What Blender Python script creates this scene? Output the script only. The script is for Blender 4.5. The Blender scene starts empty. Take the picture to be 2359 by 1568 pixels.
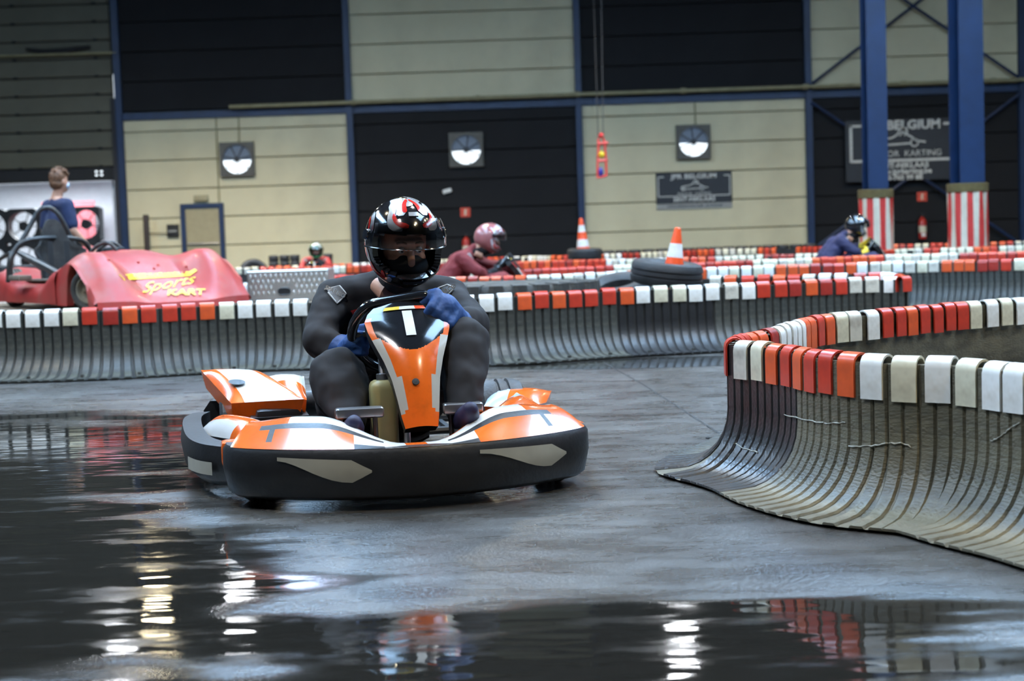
import bpy, bmesh, math, random
from mathutils import Vector, Matrix
from mathutils.bvhtree import BVHTree
from mathutils import noise as mnoise
random.seed(7)
S = bpy.context.scene
C = S.collection
PI = math.pi
R = math.radians

# ------------------------------------------------------------------ camera
CAM_H, FPX, CX, CY = 0.87, 35 / 23.5 * 2359, 1179.5, 784.0
PITCH, ROLL = math.atan(239 / FPX), R(1.9)
_F = Vector((0, math.cos(PITCH), -math.sin(PITCH)))
_U = Vector((0, math.sin(PITCH), math.cos(PITCH)))
_X = Vector((1, 0, 0))
_RT = _X * math.cos(ROLL) - _U * math.sin(ROLL)
_UP = _U * math.cos(ROLL) + _X * math.sin(ROLL)
CAM = Vector((0, 0, CAM_H))
cd = bpy.data.cameras.new('camera')
cd.sensor_width, cd.lens = 23.5, 35
cd.clip_end = 200
cd.dof.use_dof = True
cd.dof.focus_distance = 5.5
cd.dof.aperture_fstop = 2.2
cam = bpy.data.objects.new('camera', cd)
C.objects.link(cam)
cam.matrix_world = Matrix((( _RT.x, _UP.x, -_F.x, 0), (_RT.y, _UP.y, -_F.y, 0), (_RT.z, _UP.z, -_F.z, CAM_H), (0, 0, 0, 1)))
S.camera = cam


def ray(px, py):
    return (_F + _RT * ((px - CX) / FPX) + _UP * ((CY - py) / FPX))


def P(px, py, Y):                      # world point at depth Y seen at a pixel
    d = ray(px, py)
    return CAM + d * (Y / d.y)


def G(px, py, z=0.0):                  # world point on the plane z
    d = ray(px, py)
    return CAM + d * ((z - CAM_H) / d.z)


def proj(p):
    v = Vector(p) - CAM
    w = v.dot(_F)
    return CX + FPX * v.dot(_RT) / w, CY - FPX * v.dot(_UP) / w


# ------------------------------------------------------------------ world, exposure
S.view_settings.view_transform = 'Standard'
S.view_settings.look = 'None'
S.view_settings.gamma = 1
S.view_settings.use_curve_mapping = False
S.view_settings.exposure = -0.05
S.cycles.use_denoising = True
S.cycles.max_bounces = 4
S.cycles.diffuse_bounces = 2
S.cycles.glossy_bounces = 3
S.cycles.transmission_bounces = 4
S.cycles.caustics_reflective = False
S.cycles.caustics_refractive = False
S.cycles.adaptive_threshold = 0.13
S.cycles.adaptive_min_samples = 12
W = bpy.data.worlds.new('daylight')
S.world = W
W.use_nodes = True
W.node_tree.nodes['Background'].inputs[0].default_value = (0.80, 0.90, 1.0, 1)
W.node_tree.nodes['Background'].inputs[1].default_value = 1.6

HX0, HX1, HY0, HY1, HZ = -19.0, 17.0, -9.0, 36.0, 9.2       # the hall
# skylight strips in the roof: x0, x1, y0, y1
SKY_STRIPS = [(-12.5, -10.0, 4, 22), (-4.5, -1.5, 4, 22), (4.0, 7.0, 4, 22), (11.5, 13.5, 4, 22)]
SKY_POWER = 1700.0
SKY_COL = (0.41, 0.67, 1.0)
LAMP_POWER = 265.0
LAMP_WARM, LAMP_COOL = (1.0, 0.82, 0.52), (0.93, 0.96, 1.0)


def area_light(name, loc, sx, sy, power, col, shape='RECTANGLE', rot=(0, 0, 0), parent=None, spread=PI):
    l = bpy.data.lights.new(name, 'AREA')
    l.shape = shape
    l.size, l.size_y = sx, sy
    l.energy, l.color = power, col
    l.spread = spread
    o = bpy.data.objects.new(name, l)
    C.objects.link(o)
    o.location, o.rotation_euler = loc, rot
    o.parent = parent
    return o


for x0, x1, y0, y1 in SKY_STRIPS:
    area_light('skylight_daylight', ((x0 + x1) / 2, (y0 + y1) / 2, HZ - 0.06), x1 - x0, y1 - y0, SKY_POWER, SKY_COL)


# ------------------------------------------------------------------ materials
def mk(name, col, rough=0.5, metal=0.0, var=0.12, scale=9.0, bump=0.0, bscale=60.0, coat=0.0, emit=None, estr=0.0,
       dirt=None, dscale=3.0, damt=0.5, spec=0.5, stretch=None):
    m = bpy.data.materials.new(name)
    m.use_nodes = True
    nt = m.node_tree
    b = nt.nodes['Principled BSDF']
    b.inputs['Roughness'].default_value = rough
    b.inputs['Metallic'].default_value = metal
    b.inputs['Coat Weight'].default_value = coat
    b.inputs['Coat Roughness'].default_value = 0.08
    b.inputs['Specular IOR Level'].default_value = spec
    tc = nt.nodes.new('ShaderNodeTexCoord')
    vec = tc.outputs['Object']
    if stretch:
        mp = nt.nodes.new('ShaderNodeMapping')
        mp.inputs['Scale'].default_value = stretch
        nt.links.new(vec, mp.inputs[0])
        vec = mp.outputs[0]
    n = nt.nodes.new('ShaderNodeTexNoise')
    n.inputs['Scale'].default_value = scale
    n.inputs['Detail'].default_value = 2
    nt.links.new(vec, n.inputs['Vector'])
    rp = nt.nodes.new('ShaderNodeValToRGB')
    rp.color_ramp.elements[0].position = 0.3
    rp.color_ramp.elements[1].position = 0.7
    rp.color_ramp.elements[0].color = (*[max(0, c * (1 - var)) for c in col[:3]], 1)
    rp.color_ramp.elements[1].color = (*[min(1, c * (1 + var)) for c in col[:3]], 1)
    nt.links.new(n.outputs['Fac'], rp.inputs[0])
    out = rp.outputs[0]
    if dirt:
        n2 = nt.nodes.new('ShaderNodeTexNoise')
        n2.inputs['Scale'].default_value = dscale
        n2.inputs['Detail'].default_value = 3
        n2.inputs['Roughness'].default_value = 0.7
        nt.links.new(vec, n2.inputs['Vector'])
        r2 = nt.nodes.new('ShaderNodeValToRGB')
        r2.color_ramp.elements[0].position = 0.48
        r2.color_ramp.elements[1].position = 0.72
        r2.color_ramp.elements[1].color = (damt, damt, damt, 1)
        nt.links.new(n2.outputs['Fac'], r2.inputs[0])
        mx = nt.nodes.new('ShaderNodeMixRGB')
        mx.inputs[2].default_value = (*dirt, 1)
        nt.links.new(r2.outputs[0], mx.inputs[0])
        nt.links.new(out, mx.inputs[1])
        out = mx.outputs[0]
    nt.links.new(out, b.inputs['Base Color'])
    if bump:
        n3 = nt.nodes.new('ShaderNodeTexNoise')
        n3.inputs['Scale'].default_value = bscale
        n3.inputs['Detail'].default_value = 1
        nt.links.new(vec, n3.inputs['Vector'])
        bp = nt.nodes.new('ShaderNodeBump')
        bp.inputs['Strength'].default_value = bump
        bp.inputs['Distance'].default_value = 0.01
        nt.links.new(n3.outputs['Fac'], bp.inputs['Height'])
        nt.links.new(bp.outputs[0], b.inputs['Normal'])
    if emit:
        b.inputs['Emission Color'].default_value = (*emit, 1)
        b.inputs['Emission Strength'].default_value = estr
    return m


M = {}
M['cream'] = mk('cream_panel', (0.60, 0.53, 0.335), 0.55, var=0.05, scale=1.2, dirt=(0.42, 0.37, 0.25), dscale=0.8, damt=0.35)
M['charcoal'] = mk('charcoal_panel', (0.0095, 0.0095, 0.0105), 0.75, var=0.12, scale=1.5, spec=0.25)
M['wallback'] = mk('wall_core', (0.05, 0.05, 0.05), 0.9)
M['hall_dark'] = mk('hall_dark', (0.035, 0.035, 0.04), 0.85, var=0.2, scale=0.6)
M['ceil'] = mk('roof_sheet', (0.05, 0.05, 0.055), 0.8, var=0.2, scale=0.5)
M['blue_steel'] = mk('blue_steel', (0.005, 0.020, 0.066), 0.45, var=0.15, scale=3)
M['pipe'] = mk('pipe_paint', (0.28, 0.25, 0.14), 0.5, var=0.15, scale=5)
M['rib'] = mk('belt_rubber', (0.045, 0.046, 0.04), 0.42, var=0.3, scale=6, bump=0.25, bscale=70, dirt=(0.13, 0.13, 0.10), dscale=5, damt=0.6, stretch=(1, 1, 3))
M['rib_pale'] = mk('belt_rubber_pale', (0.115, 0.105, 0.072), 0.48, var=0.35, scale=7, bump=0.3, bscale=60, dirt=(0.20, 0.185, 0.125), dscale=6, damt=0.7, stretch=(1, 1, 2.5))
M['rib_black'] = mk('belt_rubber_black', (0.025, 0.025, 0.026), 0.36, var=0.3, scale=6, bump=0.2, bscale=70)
M['belt'] = mk('belt_core', (0.012, 0.012, 0.011), 0.6, var=0.3, scale=8)
M['capW'] = mk('cap_white', (0.78, 0.78, 0.74), 0.32, var=0.06, scale=14, dirt=(0.42, 0.37, 0.27), dscale=9, damt=0.5)
M['capI'] = mk('cap_ivory', (0.66, 0.62, 0.46), 0.36, var=0.08, scale=14, dirt=(0.33, 0.28, 0.18), dscale=9, damt=0.6)
M['capD'] = mk('cap_dirty_white', (0.60, 0.57, 0.48), 0.4, var=0.1, scale=14, dirt=(0.2, 0.17, 0.13), dscale=8, damt=0.7)
M['capR'] = mk('cap_red', (0.55, 0.045, 0.022), 0.30, var=0.1, scale=12, dirt=(0.30, 0.03, 0.02), dscale=8, damt=0.6)
M['capO'] = mk('cap_orange', (0.70, 0.10, 0.025), 0.30, var=0.1, scale=12, dirt=(0.45, 0.07, 0.03), dscale=8, damt=0.6)
M['capK'] = mk('cap_dark_red', (0.36, 0.03, 0.02), 0.34, var=0.12, scale=12, dirt=(0.10, 0.02, 0.015), dscale=7, damt=0.8)
M['bolt'] = mk('bolt_steel', (0.12, 0.12, 0.11), 0.4, 0.8)
M['tyre'] = mk('tyre_rubber', (0.022, 0.022, 0.023), 0.55, var=0.25, scale=12, bump=0.2, bscale=90)
M['tyre_dusty'] = mk('tyre_rubber_dusty', (0.04, 0.038, 0.034), 0.7, var=0.3, scale=9, bump=0.3, bscale=50, dirt=(0.12, 0.105, 0.08), dscale=5, damt=0.7)
M['cone_o'] = mk('cone_orange', (0.85, 0.09, 0.02), 0.35, var=0.06)
M['cone_w'] = mk('cone_white', (0.72, 0.70, 0.66), 0.4, var=0.06, dirt=(0.4, 0.36, 0.3), dscale=12)
M['orange'] = mk('kart_orange', (0.80, 0.135, 0.012), 0.22, var=0.04, coat=0.5, dirt=(0.35, 0.07, 0.01), dscale=14, damt=0.3)
M['kwhite'] = mk('kart_white', (0.70, 0.70, 0.68), 0.22, var=0.04, coat=0.5)
M['kgrey'] = mk('kart_pale_grey', (0.42, 0.41, 0.36), 0.35, var=0.08, coat=0.2)
M['kblack'] = mk('kart_black_plastic', (0.012, 0.012, 0.013), 0.42, var=0.2, scale=20, bump=0.08)
M['kgloss'] = mk('kart_gloss_black', (0.012, 0.014, 0.018), 0.12, var=0.1, coat=0.8)
M['kreflect'] = mk('kart_pale_blue', (0.42, 0.55, 0.72), 0.25, var=0.05, coat=0.3)  # bluish reflection painted onto the orange bodywork
M['decal'] = mk('decal_pale', (0.36, 0.35, 0.29), 0.5, var=0.1)
M['yellow'] = mk('yellow_paint', (0.80, 0.55, 0.02), 0.45, var=0.08)
M['steel'] = mk('brushed_steel', (0.30, 0.30, 0.31), 0.28, 0.85, var=0.1)
M['darksteel'] = mk('dark_steel', (0.05, 0.05, 0.052), 0.38, 0.6, var=0.15)
M['tank'] = mk('fuel_tank_plastic', (0.33, 0.29, 0.13), 0.4, var=0.12, scale=10)
M['seat'] = mk('seat_shell', (0.014, 0.014, 0.016), 0.35)
M['suit'] = mk('race_suit', (0.026, 0.025, 0.027), 0.85, var=0.25, scale=10, bump=0.9, bscale=11, spec=0.25)
M['suit_grey'] = mk('suit_grey', (0.16, 0.15, 0.145), 0.8, var=0.1)
M['suit_white'] = mk('suit_white', (0.55, 0.54, 0.52), 0.7, var=0.05)
M['suit_red'] = mk('suit_red', (0.42, 0.02, 0.02), 0.7, var=0.1)
M['glove'] = mk('glove_blue', (0.014, 0.062, 0.22), 0.6, var=0.15, scale=20, bump=0.3, bscale=50)
M['glove_line'] = mk('glove_seam', (0.09, 0.16, 0.33), 0.6)
M['shoe'] = mk('shoe_navy', (0.010, 0.010, 0.045), 0.6)
M['skin'] = mk('skin', (0.50, 0.255, 0.165), 0.5, var=0.07, scale=25)
M['eye_w'] = mk('eye_white', (0.6, 0.58, 0.55), 0.2, var=0.02)
M['eye_d'] = mk('eye_dark', (0.03, 0.022, 0.02), 0.15)
M['bala'] = mk('balaclava', (0.008, 0.008, 0.009), 0.9)
M['hel_b'] = mk('helmet_black', (0.012, 0.012, 0.014), 0.10, var=0.1, coat=1.0)
M['hel_s'] = mk('helmet_silver', (0.46, 0.46, 0.47), 0.22, 0.35, var=0.06, coat=0.8)
M['hel_r'] = mk('helmet_red', (0.60, 0.022, 0.014), 0.18, var=0.05, coat=0.8)
M['lining'] = mk('helmet_lining', (0.006, 0.006, 0.007), 0.95)
M['redbody'] = mk('dusty_red_body', (0.37, 0.03, 0.024), 0.5, var=0.16, scale=3, coat=0.05, dirt=(0.30, 0.11, 0.085), dscale=2.2, damt=0.7)
M['dusty'] = mk('dusty_brown', (0.13, 0.10, 0.075), 0.85, var=0.25, scale=6)
M['rim'] = mk('wheel_rim', (0.34, 0.31, 0.24), 0.4, 0.4, var=0.2, scale=12)
M['tubeblack'] = mk('roll_tube', (0.022, 0.021, 0.021), 0.45, var=0.3, scale=10, dirt=(0.09, 0.08, 0.07), dscale=6, damt=0.5)
M['seat_fab'] = mk('seat_fabric', (0.035, 0.034, 0.033), 0.9, var=0.25, scale=12, dirt=(0.09, 0.08, 0.07), dscale=5, damt=0.5)
M['alu'] = mk('aluminium', (0.52, 0.51, 0.48), 0.32, 0.7, var=0.1, scale=4)
M['alu_hi'] = mk('aluminium_tread', (0.78, 0.78, 0.76), 0.25, 0.6, var=0.05)
M['black'] = mk('matt_black', (0.008, 0.008, 0.009), 0.7)
M['navy'] = mk('navy_cotton', (0.014, 0.022, 0.065), 0.85, var=0.15, scale=14, bump=0.4, bscale=12)
M['trousers'] = mk('dark_trousers', (0.02, 0.02, 0.03), 0.85)
M['hair'] = mk('hair_brown', (0.13, 0.052, 0.02), 0.6, var=0.45, scale=40, bump=0.8, bscale=60)
M['mask'] = mk('face_mask', (0.45, 0.55, 0.68), 0.8)
M['fan_box'] = mk('fan_box_black', (0.012, 0.013, 0.015), 0.5)
M['tent'] = mk('tent_white', (0.82, 0.86, 0.92), 0.7, var=0.03)
M['tent_pink'] = mk('tent_pink', (0.72, 0.17, 0.20), 0.7, var=0.05)
M['fanframe'] = mk('fan_frame', (0.085, 0.08, 0.065), 0.55, var=0.15)
M['fanblade'] = mk('fan_blade', (0.02, 0.022, 0.026), 0.5)
M['louvre_glow'] = mk('louvre_glow', (0.09, 0.11, 0.14), 0.5, var=0.08, emit=(0.30, 0.42, 0.62), estr=0.12)  # self-lit: a faint blue glow is built into the closed half
M['daypane'] = mk('daylight_pane', (0.8, 0.85, 0.9), 0.5, emit=(0.88, 0.96, 1.0), estr=1.6)
M['sign_black'] = mk('sign_black', (0.012, 0.013, 0.016), 0.5)
M['sign_grey'] = mk('sign_grey', (0.30, 0.295, 0.27), 0.6)
M['sign_print'] = mk('sign_print', (0.58, 0.57, 0.52), 0.6)
M['red_sign'] = mk('red_sign', (0.62, 0.065, 0.03), 0.5)
M['ext_red'] = mk('extinguisher_red', (0.45, 0.03, 0.02), 0.3)
M['door'] = mk('door_leaf', (0.33, 0.28, 0.16), 0.55, var=0.06)
M['sdoor'] = mk('sectional_door', (0.10, 0.09, 0.058), 0.6, var=0.1, scale=1.5)
M['brown'] = mk('dark_brown', (0.025, 0.014, 0.010), 0.6)
M['padcream'] = mk('pad_cream', (0.56, 0.51, 0.40), 0.7, var=0.07)
M['padred'] = mk('pad_red', (0.50, 0.028, 0.022), 0.65, var=0.08)
M['padroll'] = mk('pad_roll', (0.115, 0.085, 0.03), 0.9, var=0.2, scale=15)
M['toy_red'] = mk('toy_red', (0.62, 0.04, 0.04), 0.4)
M['toy_yellow'] = mk('toy_yellow', (0.65, 0.5, 0.02), 0.4)
M['toy_blue'] = mk('toy_blue', (0.03, 0.03, 0.30), 0.4)
M['wire'] = mk('wire', (0.05, 0.05, 0.05), 0.6)
M['lampbody'] = mk('lamp_body', (0.05, 0.05, 0.05), 0.5)
M['lensW'] = mk('lamp_lens_warm', (0.9, 0.85, 0.7), 0.4, emit=(1.0, 0.85, 0.55), estr=90)
M['lensC'] = mk('lamp_lens_cool', (0.9, 0.9, 0.9), 0.4, emit=(0.93, 0.96, 1.0), estr=90)
M['skypane'] = mk('skylight_pane', (0.8, 0.85, 0.9), 0.5, emit=(0.41, 0.67, 1.0), estr=7.5)
M['bgred'] = mk('kart_red', (0.50, 0.05, 0.04), 0.3, coat=0.4)
M['bgdark'] = mk('kart_dark_grey', (0.05, 0.045, 0.045), 0.4, coat=0.2)
M['suit_mar'] = mk('suit_maroon', (0.16, 0.015, 0.018), 0.8, bump=0.5, bscale=11)
M['suit_blue'] = mk('suit_purple_blue', (0.022, 0.022, 0.07), 0.8, bump=0.5, bscale=11)
M['hel_w'] = mk('helmet_white', (0.62, 0.62, 0.64), 0.2, coat=0.6)
M['hel_g'] = mk('helmet_green', (0.03, 0.16, 0.06), 0.2, coat=0.6)
M['hel_p'] = mk('helmet_pink', (0.36, 0.13, 0.13), 0.25, coat=0.6)
M['wood'] = mk('platform_wood', (0.12, 0.085, 0.05), 0.7)
M['joint'] = mk('joint_filler', (0.012, 0.012, 0.012), 0.5)

vm = bpy.data.materials.new('tinted_visor')
vm.use_nodes = True
nt = vm.node_tree
nt.nodes.remove(nt.nodes['Principled BSDF'])
tr = nt.nodes.new('ShaderNodeBsdfTransparent')
tr.inputs[0].default_value = (0.74, 0.74, 0.74, 1)
gl = nt.nodes.new('ShaderNodeBsdfGlossy')
gl.inputs['Color'].default_value = (0.95, 0.95, 0.95, 1)
gl.inputs['Roughness'].default_value = 0.12
fr = nt.nodes.new('ShaderNodeFresnel')
fr.inputs[0].default_value = 1.6
mx = nt.nodes.new('ShaderNodeMixShader')
nt.links.new(fr.outputs[0], mx.inputs[0])
nt.links.new(tr.outputs[0], mx.inputs[1])
nt.links.new(gl.outputs[0], mx.inputs[2])
nt.links.new(mx.outputs[0], nt.nodes['Material Output'].inputs[0])
M['visor'] = vm


def floor_material():
    m = bpy.data.materials.new('wet_concrete')
    m.use_nodes = True
    nt = m.node_tree
    N, L = nt.nodes.new, nt.links.new
    b = nt.nodes['Principled BSDF']
    tc = N('ShaderNodeTexCoord')
    pos = tc.outputs['Object']

    def noise(scale, detail=4, vec=pos, rough=0.55):
        n = N('ShaderNodeTexNoise')
        n.inputs['Scale'].default_value = scale
        n.inputs['Detail'].default_value = detail
        n.inputs['Roughness'].default_value = rough
        L(vec, n.inputs['Vector'])
        return n.outputs['Fac']

    def math_(op, a, bb, clamp=False):
        n = N('ShaderNodeMath')
        n.operation = op
        n.use_clamp = clamp
        for i, v in enumerate((a, bb)):
            if v is None:
                continue
            if isinstance(v, (int, float)):
                n.inputs[i].default_value = v
            else:
                L(v, n.inputs[i])
        return n.outputs[0]

    def ramp(v, p0, p1, c0=0.0, c1=1.0):
        n = N('ShaderNodeMapRange')
        n.interpolation_type = 'SMOOTHSTEP'
        L(v, n.inputs[0])
        n.inputs[1].default_value, n.inputs[2].default_value = p0, p1
        n.inputs[3].default_value, n.inputs[4].default_value = c0, c1
        return n.outputs[0]
    # standing water lies in shallow dips of the slab: a few ellipses with ragged edges
    total = None
    for cx, cy, rx, ry, rot in PUDDLES:
        mp = N('ShaderNodeMapping')
        mp.vector_type = 'TEXTURE'
        mp.inputs['Location'].default_value = (cx, cy, 0)
        mp.inputs['Rotation'].default_value = (0, 0, rot)
        mp.inputs['Scale'].default_value = (rx, ry, 1)
        L(pos, mp.inputs[0])
        ln = N('ShaderNodeVectorMath')
        ln.operation = 'LENGTH'
        L(mp.outputs[0], ln.inputs[0])
        v = math_('SUBTRACT', 1.15, ln.outputs['Value'])
        total = v if total is None else math_('MAXIMUM', total, v)
    mp = N('ShaderNodeMapping')
    mp.inputs['Scale'].default_value = (0.55, 1.6, 1)
    L(pos, mp.inputs[0])
    n1 = noise(1.5, 3, mp.outputs[0], 0.6)
    tt = math_('ADD', total, math_('MULTIPLY', math_('SUBTRACT', n1, 0.5), 1.6))
    pud = ramp(tt, 0.0, 0.42)
    streak = noise(4.0, 4, mp.outputs[0], 0.7)
    damp = ramp(streak, 0.36, 0.64)
    # colour: dark concrete with brownish worn patches
    cr = N('ShaderNodeValToRGB')
    cr.color_ramp.elements[0].position = 0.35
    cr.color_ramp.elements[1].position = 0.65
    cr.color_ramp.elements[0].color = (0.030, 0.026, 0.022, 1)
    cr.color_ramp.elements[1].color = (0.085, 0.083, 0.078, 1)
    L(noise(1.7, 3), cr.inputs[0])
    mxc = N('ShaderNodeMixRGB')
    L(pud, mxc.inputs[0])
    L(cr.outputs[0], mxc.inputs[1])
    mxc.inputs[2].default_value = (0.014, 0.013, 0.011, 1)
    L(mxc.outputs[0], b.inputs['Base Color'])
    # gloss
    rd = math_('ADD', math_('MULTIPLY', damp, 0.15), 0.23)
    rr = N('ShaderNodeMix')
    L(pud, rr.inputs[0])
    L(rd, rr.inputs[2])
    L(math_('ADD', math_('MULTIPLY', ramp(streak, 0.48, 0.68), 0.18), 0.035), rr.inputs[3])
    L(rr.outputs[0], b.inputs['Roughness'])
    b.inputs['IOR'].default_value = 1.5
    b.inputs['Specular IOR Level'].default_value = 0.9
    # relief: grain where the water film is thin, slow ripples everywhere
    bp = N('ShaderNodeBump')
    L(math_('MULTIPLY', math_('SUBTRACT', 1.0, pud), 0.55), bp.inputs['Strength'])
    bp.inputs['Distance'].default_value = 0.006
    L(noise(60, 3, rough=0.7), bp.inputs['Height'])
    bp2 = N('ShaderNodeBump')
    bp2.inputs['Strength'].default_value = 0.08
    bp2.inputs['Distance'].default_value = 0.02
    L(noise(7, 1, mp.outputs[0]), bp2.inputs['Height'])
    L(bp.outputs[0], bp2.inputs['Normal'])
    L(bp2.outputs[0], b.inputs['Normal'])
    return m


# puddles: centre x, y, radii, rotation
PUDDLES = [(-2.35, 6.3, 1.25, 1.9, 0.1), (-1.35, 4.0, 0.85, 1.25, 0.25), (-0.2, 3.35, 1.5, 0.28, -0.05), (1.35, 10.1, 1.5, 0.42, 0.05),
           (-3.4, 7.6, 1.2, 0.7, 0.0), (0.35, 3.0, 0.9, 0.2, 0.0)]
M['floor'] = floor_material()


# ------------------------------------------------------------------ mesh helpers
class MB:
    def __init__(s):
        s.v, s.f, s.m = [], [], []

    def add(s, vs, fs, mi=0):
        o = len(s.v)
        s.v += [tuple(x) for x in vs]
        for f in fs:
            s.f.append(tuple(i + o for i in f))
            s.m.append(mi)

    def box(s, c, d, mi=0, rz=0.0, mat=None):
        hx, hy, hz = d[0] / 2, d[1] / 2, d[2] / 2
        vs = [Vector((x, y, z)) for z in (-hz, hz) for x, y in ((-hx, -hy), (hx, -hy), (hx, hy), (-hx, hy))]
        m_ = mat if mat is not None else Matrix.Rotation(rz, 3, 'Z')
        vs = [m_ @ v + Vector(c) for v in vs]
        s.add(vs, [(3, 2, 1, 0), (4, 5, 6, 7), (0, 1, 5, 4), (1, 2, 6, 5), (2, 3, 7, 6), (3, 0, 4, 7)], mi)
        return s

    def rbox(s, c, d, bev=0.01, mi=0, mat=None, seg=2):
        bm = bmesh.new()
        bmesh.ops.create_cube(bm, size=1.0)
        for v in bm.verts:
            v.co = Vector((v.co.x * d[0], v.co.y * d[1], v.co.z * d[2]))
        bmesh.ops.bevel(bm, geom=list(bm.edges), offset=bev, segments=seg, profile=0.6, affect='EDGES')
        bm.verts.index_update()
        m_ = mat if mat is not None else Matrix.Identity(3)
        s.add([m_ @ v.co + Vector(c) for v in bm.verts], [[v.index for v in f.verts] for f in bm.faces], mi)
        bm.free()
        return s

    def grid(s, rows, mi=0, closed=False, matfn=None, flip=False):
        nr, nc = len(rows), len(rows[0])
        o = len(s.v)
        for r_ in rows:
            s.v += [tuple(p) for p in r_]
        for i in range(nr - 1):
            for j in range(nc if closed else nc - 1):
                k = (j + 1) % nc
                q = (o + i * nc + j, o + i * nc + k, o + (i + 1) * nc + k, o + (i + 1) * nc + j)
                s.f.append(q[::-1] if flip else q)
                s.m.append(matfn(i, j) if matfn else mi)
        return s

    def tube(s, pts, r, n=10, mi=0, caps=True, closed=False):
        pts = [Vector(p) for p in pts]
        rs = r if isinstance(r, (list, tuple)) else [r] * len(pts)
        rows = []
        up = Vector((0, 0, 1))
        for i, p in enumerate(pts):
            if closed:
                t = pts[(i + 1) % len(pts)] - pts[i - 1]
            else:
                t = pts[min(i + 1, len(pts) - 1)] - pts[max(i - 1, 0)]
            t.normalize()
            a = t.cross(up)
            if a.length < 1e-3:
                a = t.cross(Vector((1, 0, 0)))
            a.normalize()
            if rows and a.dot(prev) < 0:
                a = -a
            prev = a
            b_ = a.cross(t)
            rows.append([p + (a * math.cos(2 * PI * k / n) + b_ * math.sin(2 * PI * k / n)) * rs[i] for k in range(n)])
        if closed:
            rows.append(rows[0])
        o = len(s.v)
        s.grid(rows, mi, closed=True)
        if caps and not closed:
            s.f.append(tuple(o + k for k in range(n)))
            s.m.append(mi)
            e = o + (len(rows) - 1) * n
            s.f.append(tuple(e + k for k in reversed(range(n))))
            s.m.append(mi)
        return s

    def lathe(s, prof, n=24, c=(0, 0, 0), mat=None, mi=0, matfn=None):
        m_ = mat if mat is not None else Matrix.Identity(3)
        rows = []
        for r_, z in prof:
            rows.append([m_ @ Vector((r_ * math.cos(2 * PI * k / n), r_ * math.sin(2 * PI * k / n), z)) + Vector(c) for k in range(n)])
        s.grid(rows, mi, closed=True, matfn=matfn)
        return s

    def poly(s, pts, mi=0):
        s.add(pts, [tuple(range(len(pts)))], mi)
        return s

    def prism(s, pts, h, mi=0):        # pts: ring of Vectors, h: offset vector
        n = len(pts)
        h = Vector(h)
        s.add(list(pts) + [Vector(p) + h for p in pts],
              [tuple(reversed(range(n))), tuple(range(n, 2 * n))] + [(i, (i + 1) % n, n + (i + 1) % n, n + i) for i in range(n)], mi)
        return s

    def text(s, body, size, mat4, mi=0, extrude=0.0, align='CENTER', shear=0.0, bold=0.0, sub=0.0, space=1.0):
        cu = bpy.data.curves.new('t', 'FONT')
        cu.body, cu.size, cu.align_x, cu.align_y = body, size, align, 'CENTER'
        cu.extrude, cu.shear, cu.offset, cu.resolution_u = extrude, shear, bold, 3
        cu.space_character = space
        ob = bpy.data.objects.new('t', cu)
        C.objects.link(ob)
        dg = bpy.context.evaluated_depsgraph_get()
        me = bpy.data.meshes.new_from_object(ob.evaluated_get(dg))
        bm = bmesh.new()
        bm.from_mesh(me)
        if sub:
            for _ in range(4):
                es = [e for e in bm.edges if e.calc_length() > sub]
                if not es:
                    break
                bmesh.ops.subdivide_edges(bm, edges=es, cuts=1)
                bmesh.ops.triangulate(bm, faces=[f for f in bm.faces if len(f.verts) > 4])
        bm.verts.index_update()
        vs = [v.co.copy() for v in bm.verts]
        fs = [[v.index for v in f.verts] for f in bm.faces]
        bm.free()
        bpy.data.objects.remove(ob)
        bpy.data.curves.remove(cu)
        bpy.data.meshes.remove(me)
        s.add([mat4(v) if callable(mat4) else mat4 @ v for v in vs], fs, mi)
        return s

    def mesh(s, name):
        me = bpy.data.meshes.new(name)
        me.from_pydata(s.v, [], s.f)
        me.polygons.foreach_set('material_index', s.m)
        return me


def mats_of(m):
    if isinstance(m, str):
        m = [m]
    return [M[x] if isinstance(x, str) else x for x in m]


def place(name, me, m, parent=None, loc=(0, 0, 0), rz=0.0, smooth=35):
    if not me.materials:
        for _ in mats_of(m):
            me.materials.append(None)
        if smooth:
            me.polygons.foreach_set('use_smooth', [True] * len(me.polygons))
            me.set_sharp_from_angle(angle=R(smooth))
        me.update()
    o = bpy.data.objects.new(name, me)
    C.objects.link(o)
    for i, x in enumerate(mats_of(m)):
        o.material_slots[i].link = 'OBJECT'
        o.material_slots[i].material = x
    o.parent = parent
    o.location = loc
    o.rotation_euler = (0, 0, rz)
    return o


def obj(name, mb, m, parent=None, smooth=35, origin=None):
    if origin is not None:
        ov = Vector(origin)
        mb.v = [tuple(Vector(v) - ov) for v in mb.v]
    return place(name, mb.mesh(name), m, parent, origin if origin is not None else (0, 0, 0), 0, smooth)


def tag(o, label=None, cat=None, group=None, kind=None):
    for k, v in (('label', label), ('category', cat), ('group', group), ('kind', kind)):
        if v:
            o[k] = v
    return o


def thing(name, label, cat, loc=(0, 0, 0), rz=0.0, group=None):
    o = bpy.data.objects.new(name, None)
    C.objects.link(o)
    o.location, o.rotation_euler = loc, (0, 0, rz)
    o.empty_display_size = 0.1
    return tag(o, label, cat, group)


def struct(name, mb, m, label=None, smooth=35, origin=None):
    o = obj(name, mb, m, None, smooth, origin)
    return tag(o, label, None, None, 'structure')


def copy_tree(o, parent=None, remap=None, label=None):
    c = o.copy()
    C.objects.link(c)
    c.parent = parent
    if label:
        c['label'] = label
    if remap and c.type == 'MESH':
        for s_ in c.material_slots:
            if s_.material and s_.material.name in remap:
                s_.material = M[remap[s_.material.name]]
    for ch in o.children:
        copy_tree(ch, c, remap)
    return c


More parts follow.
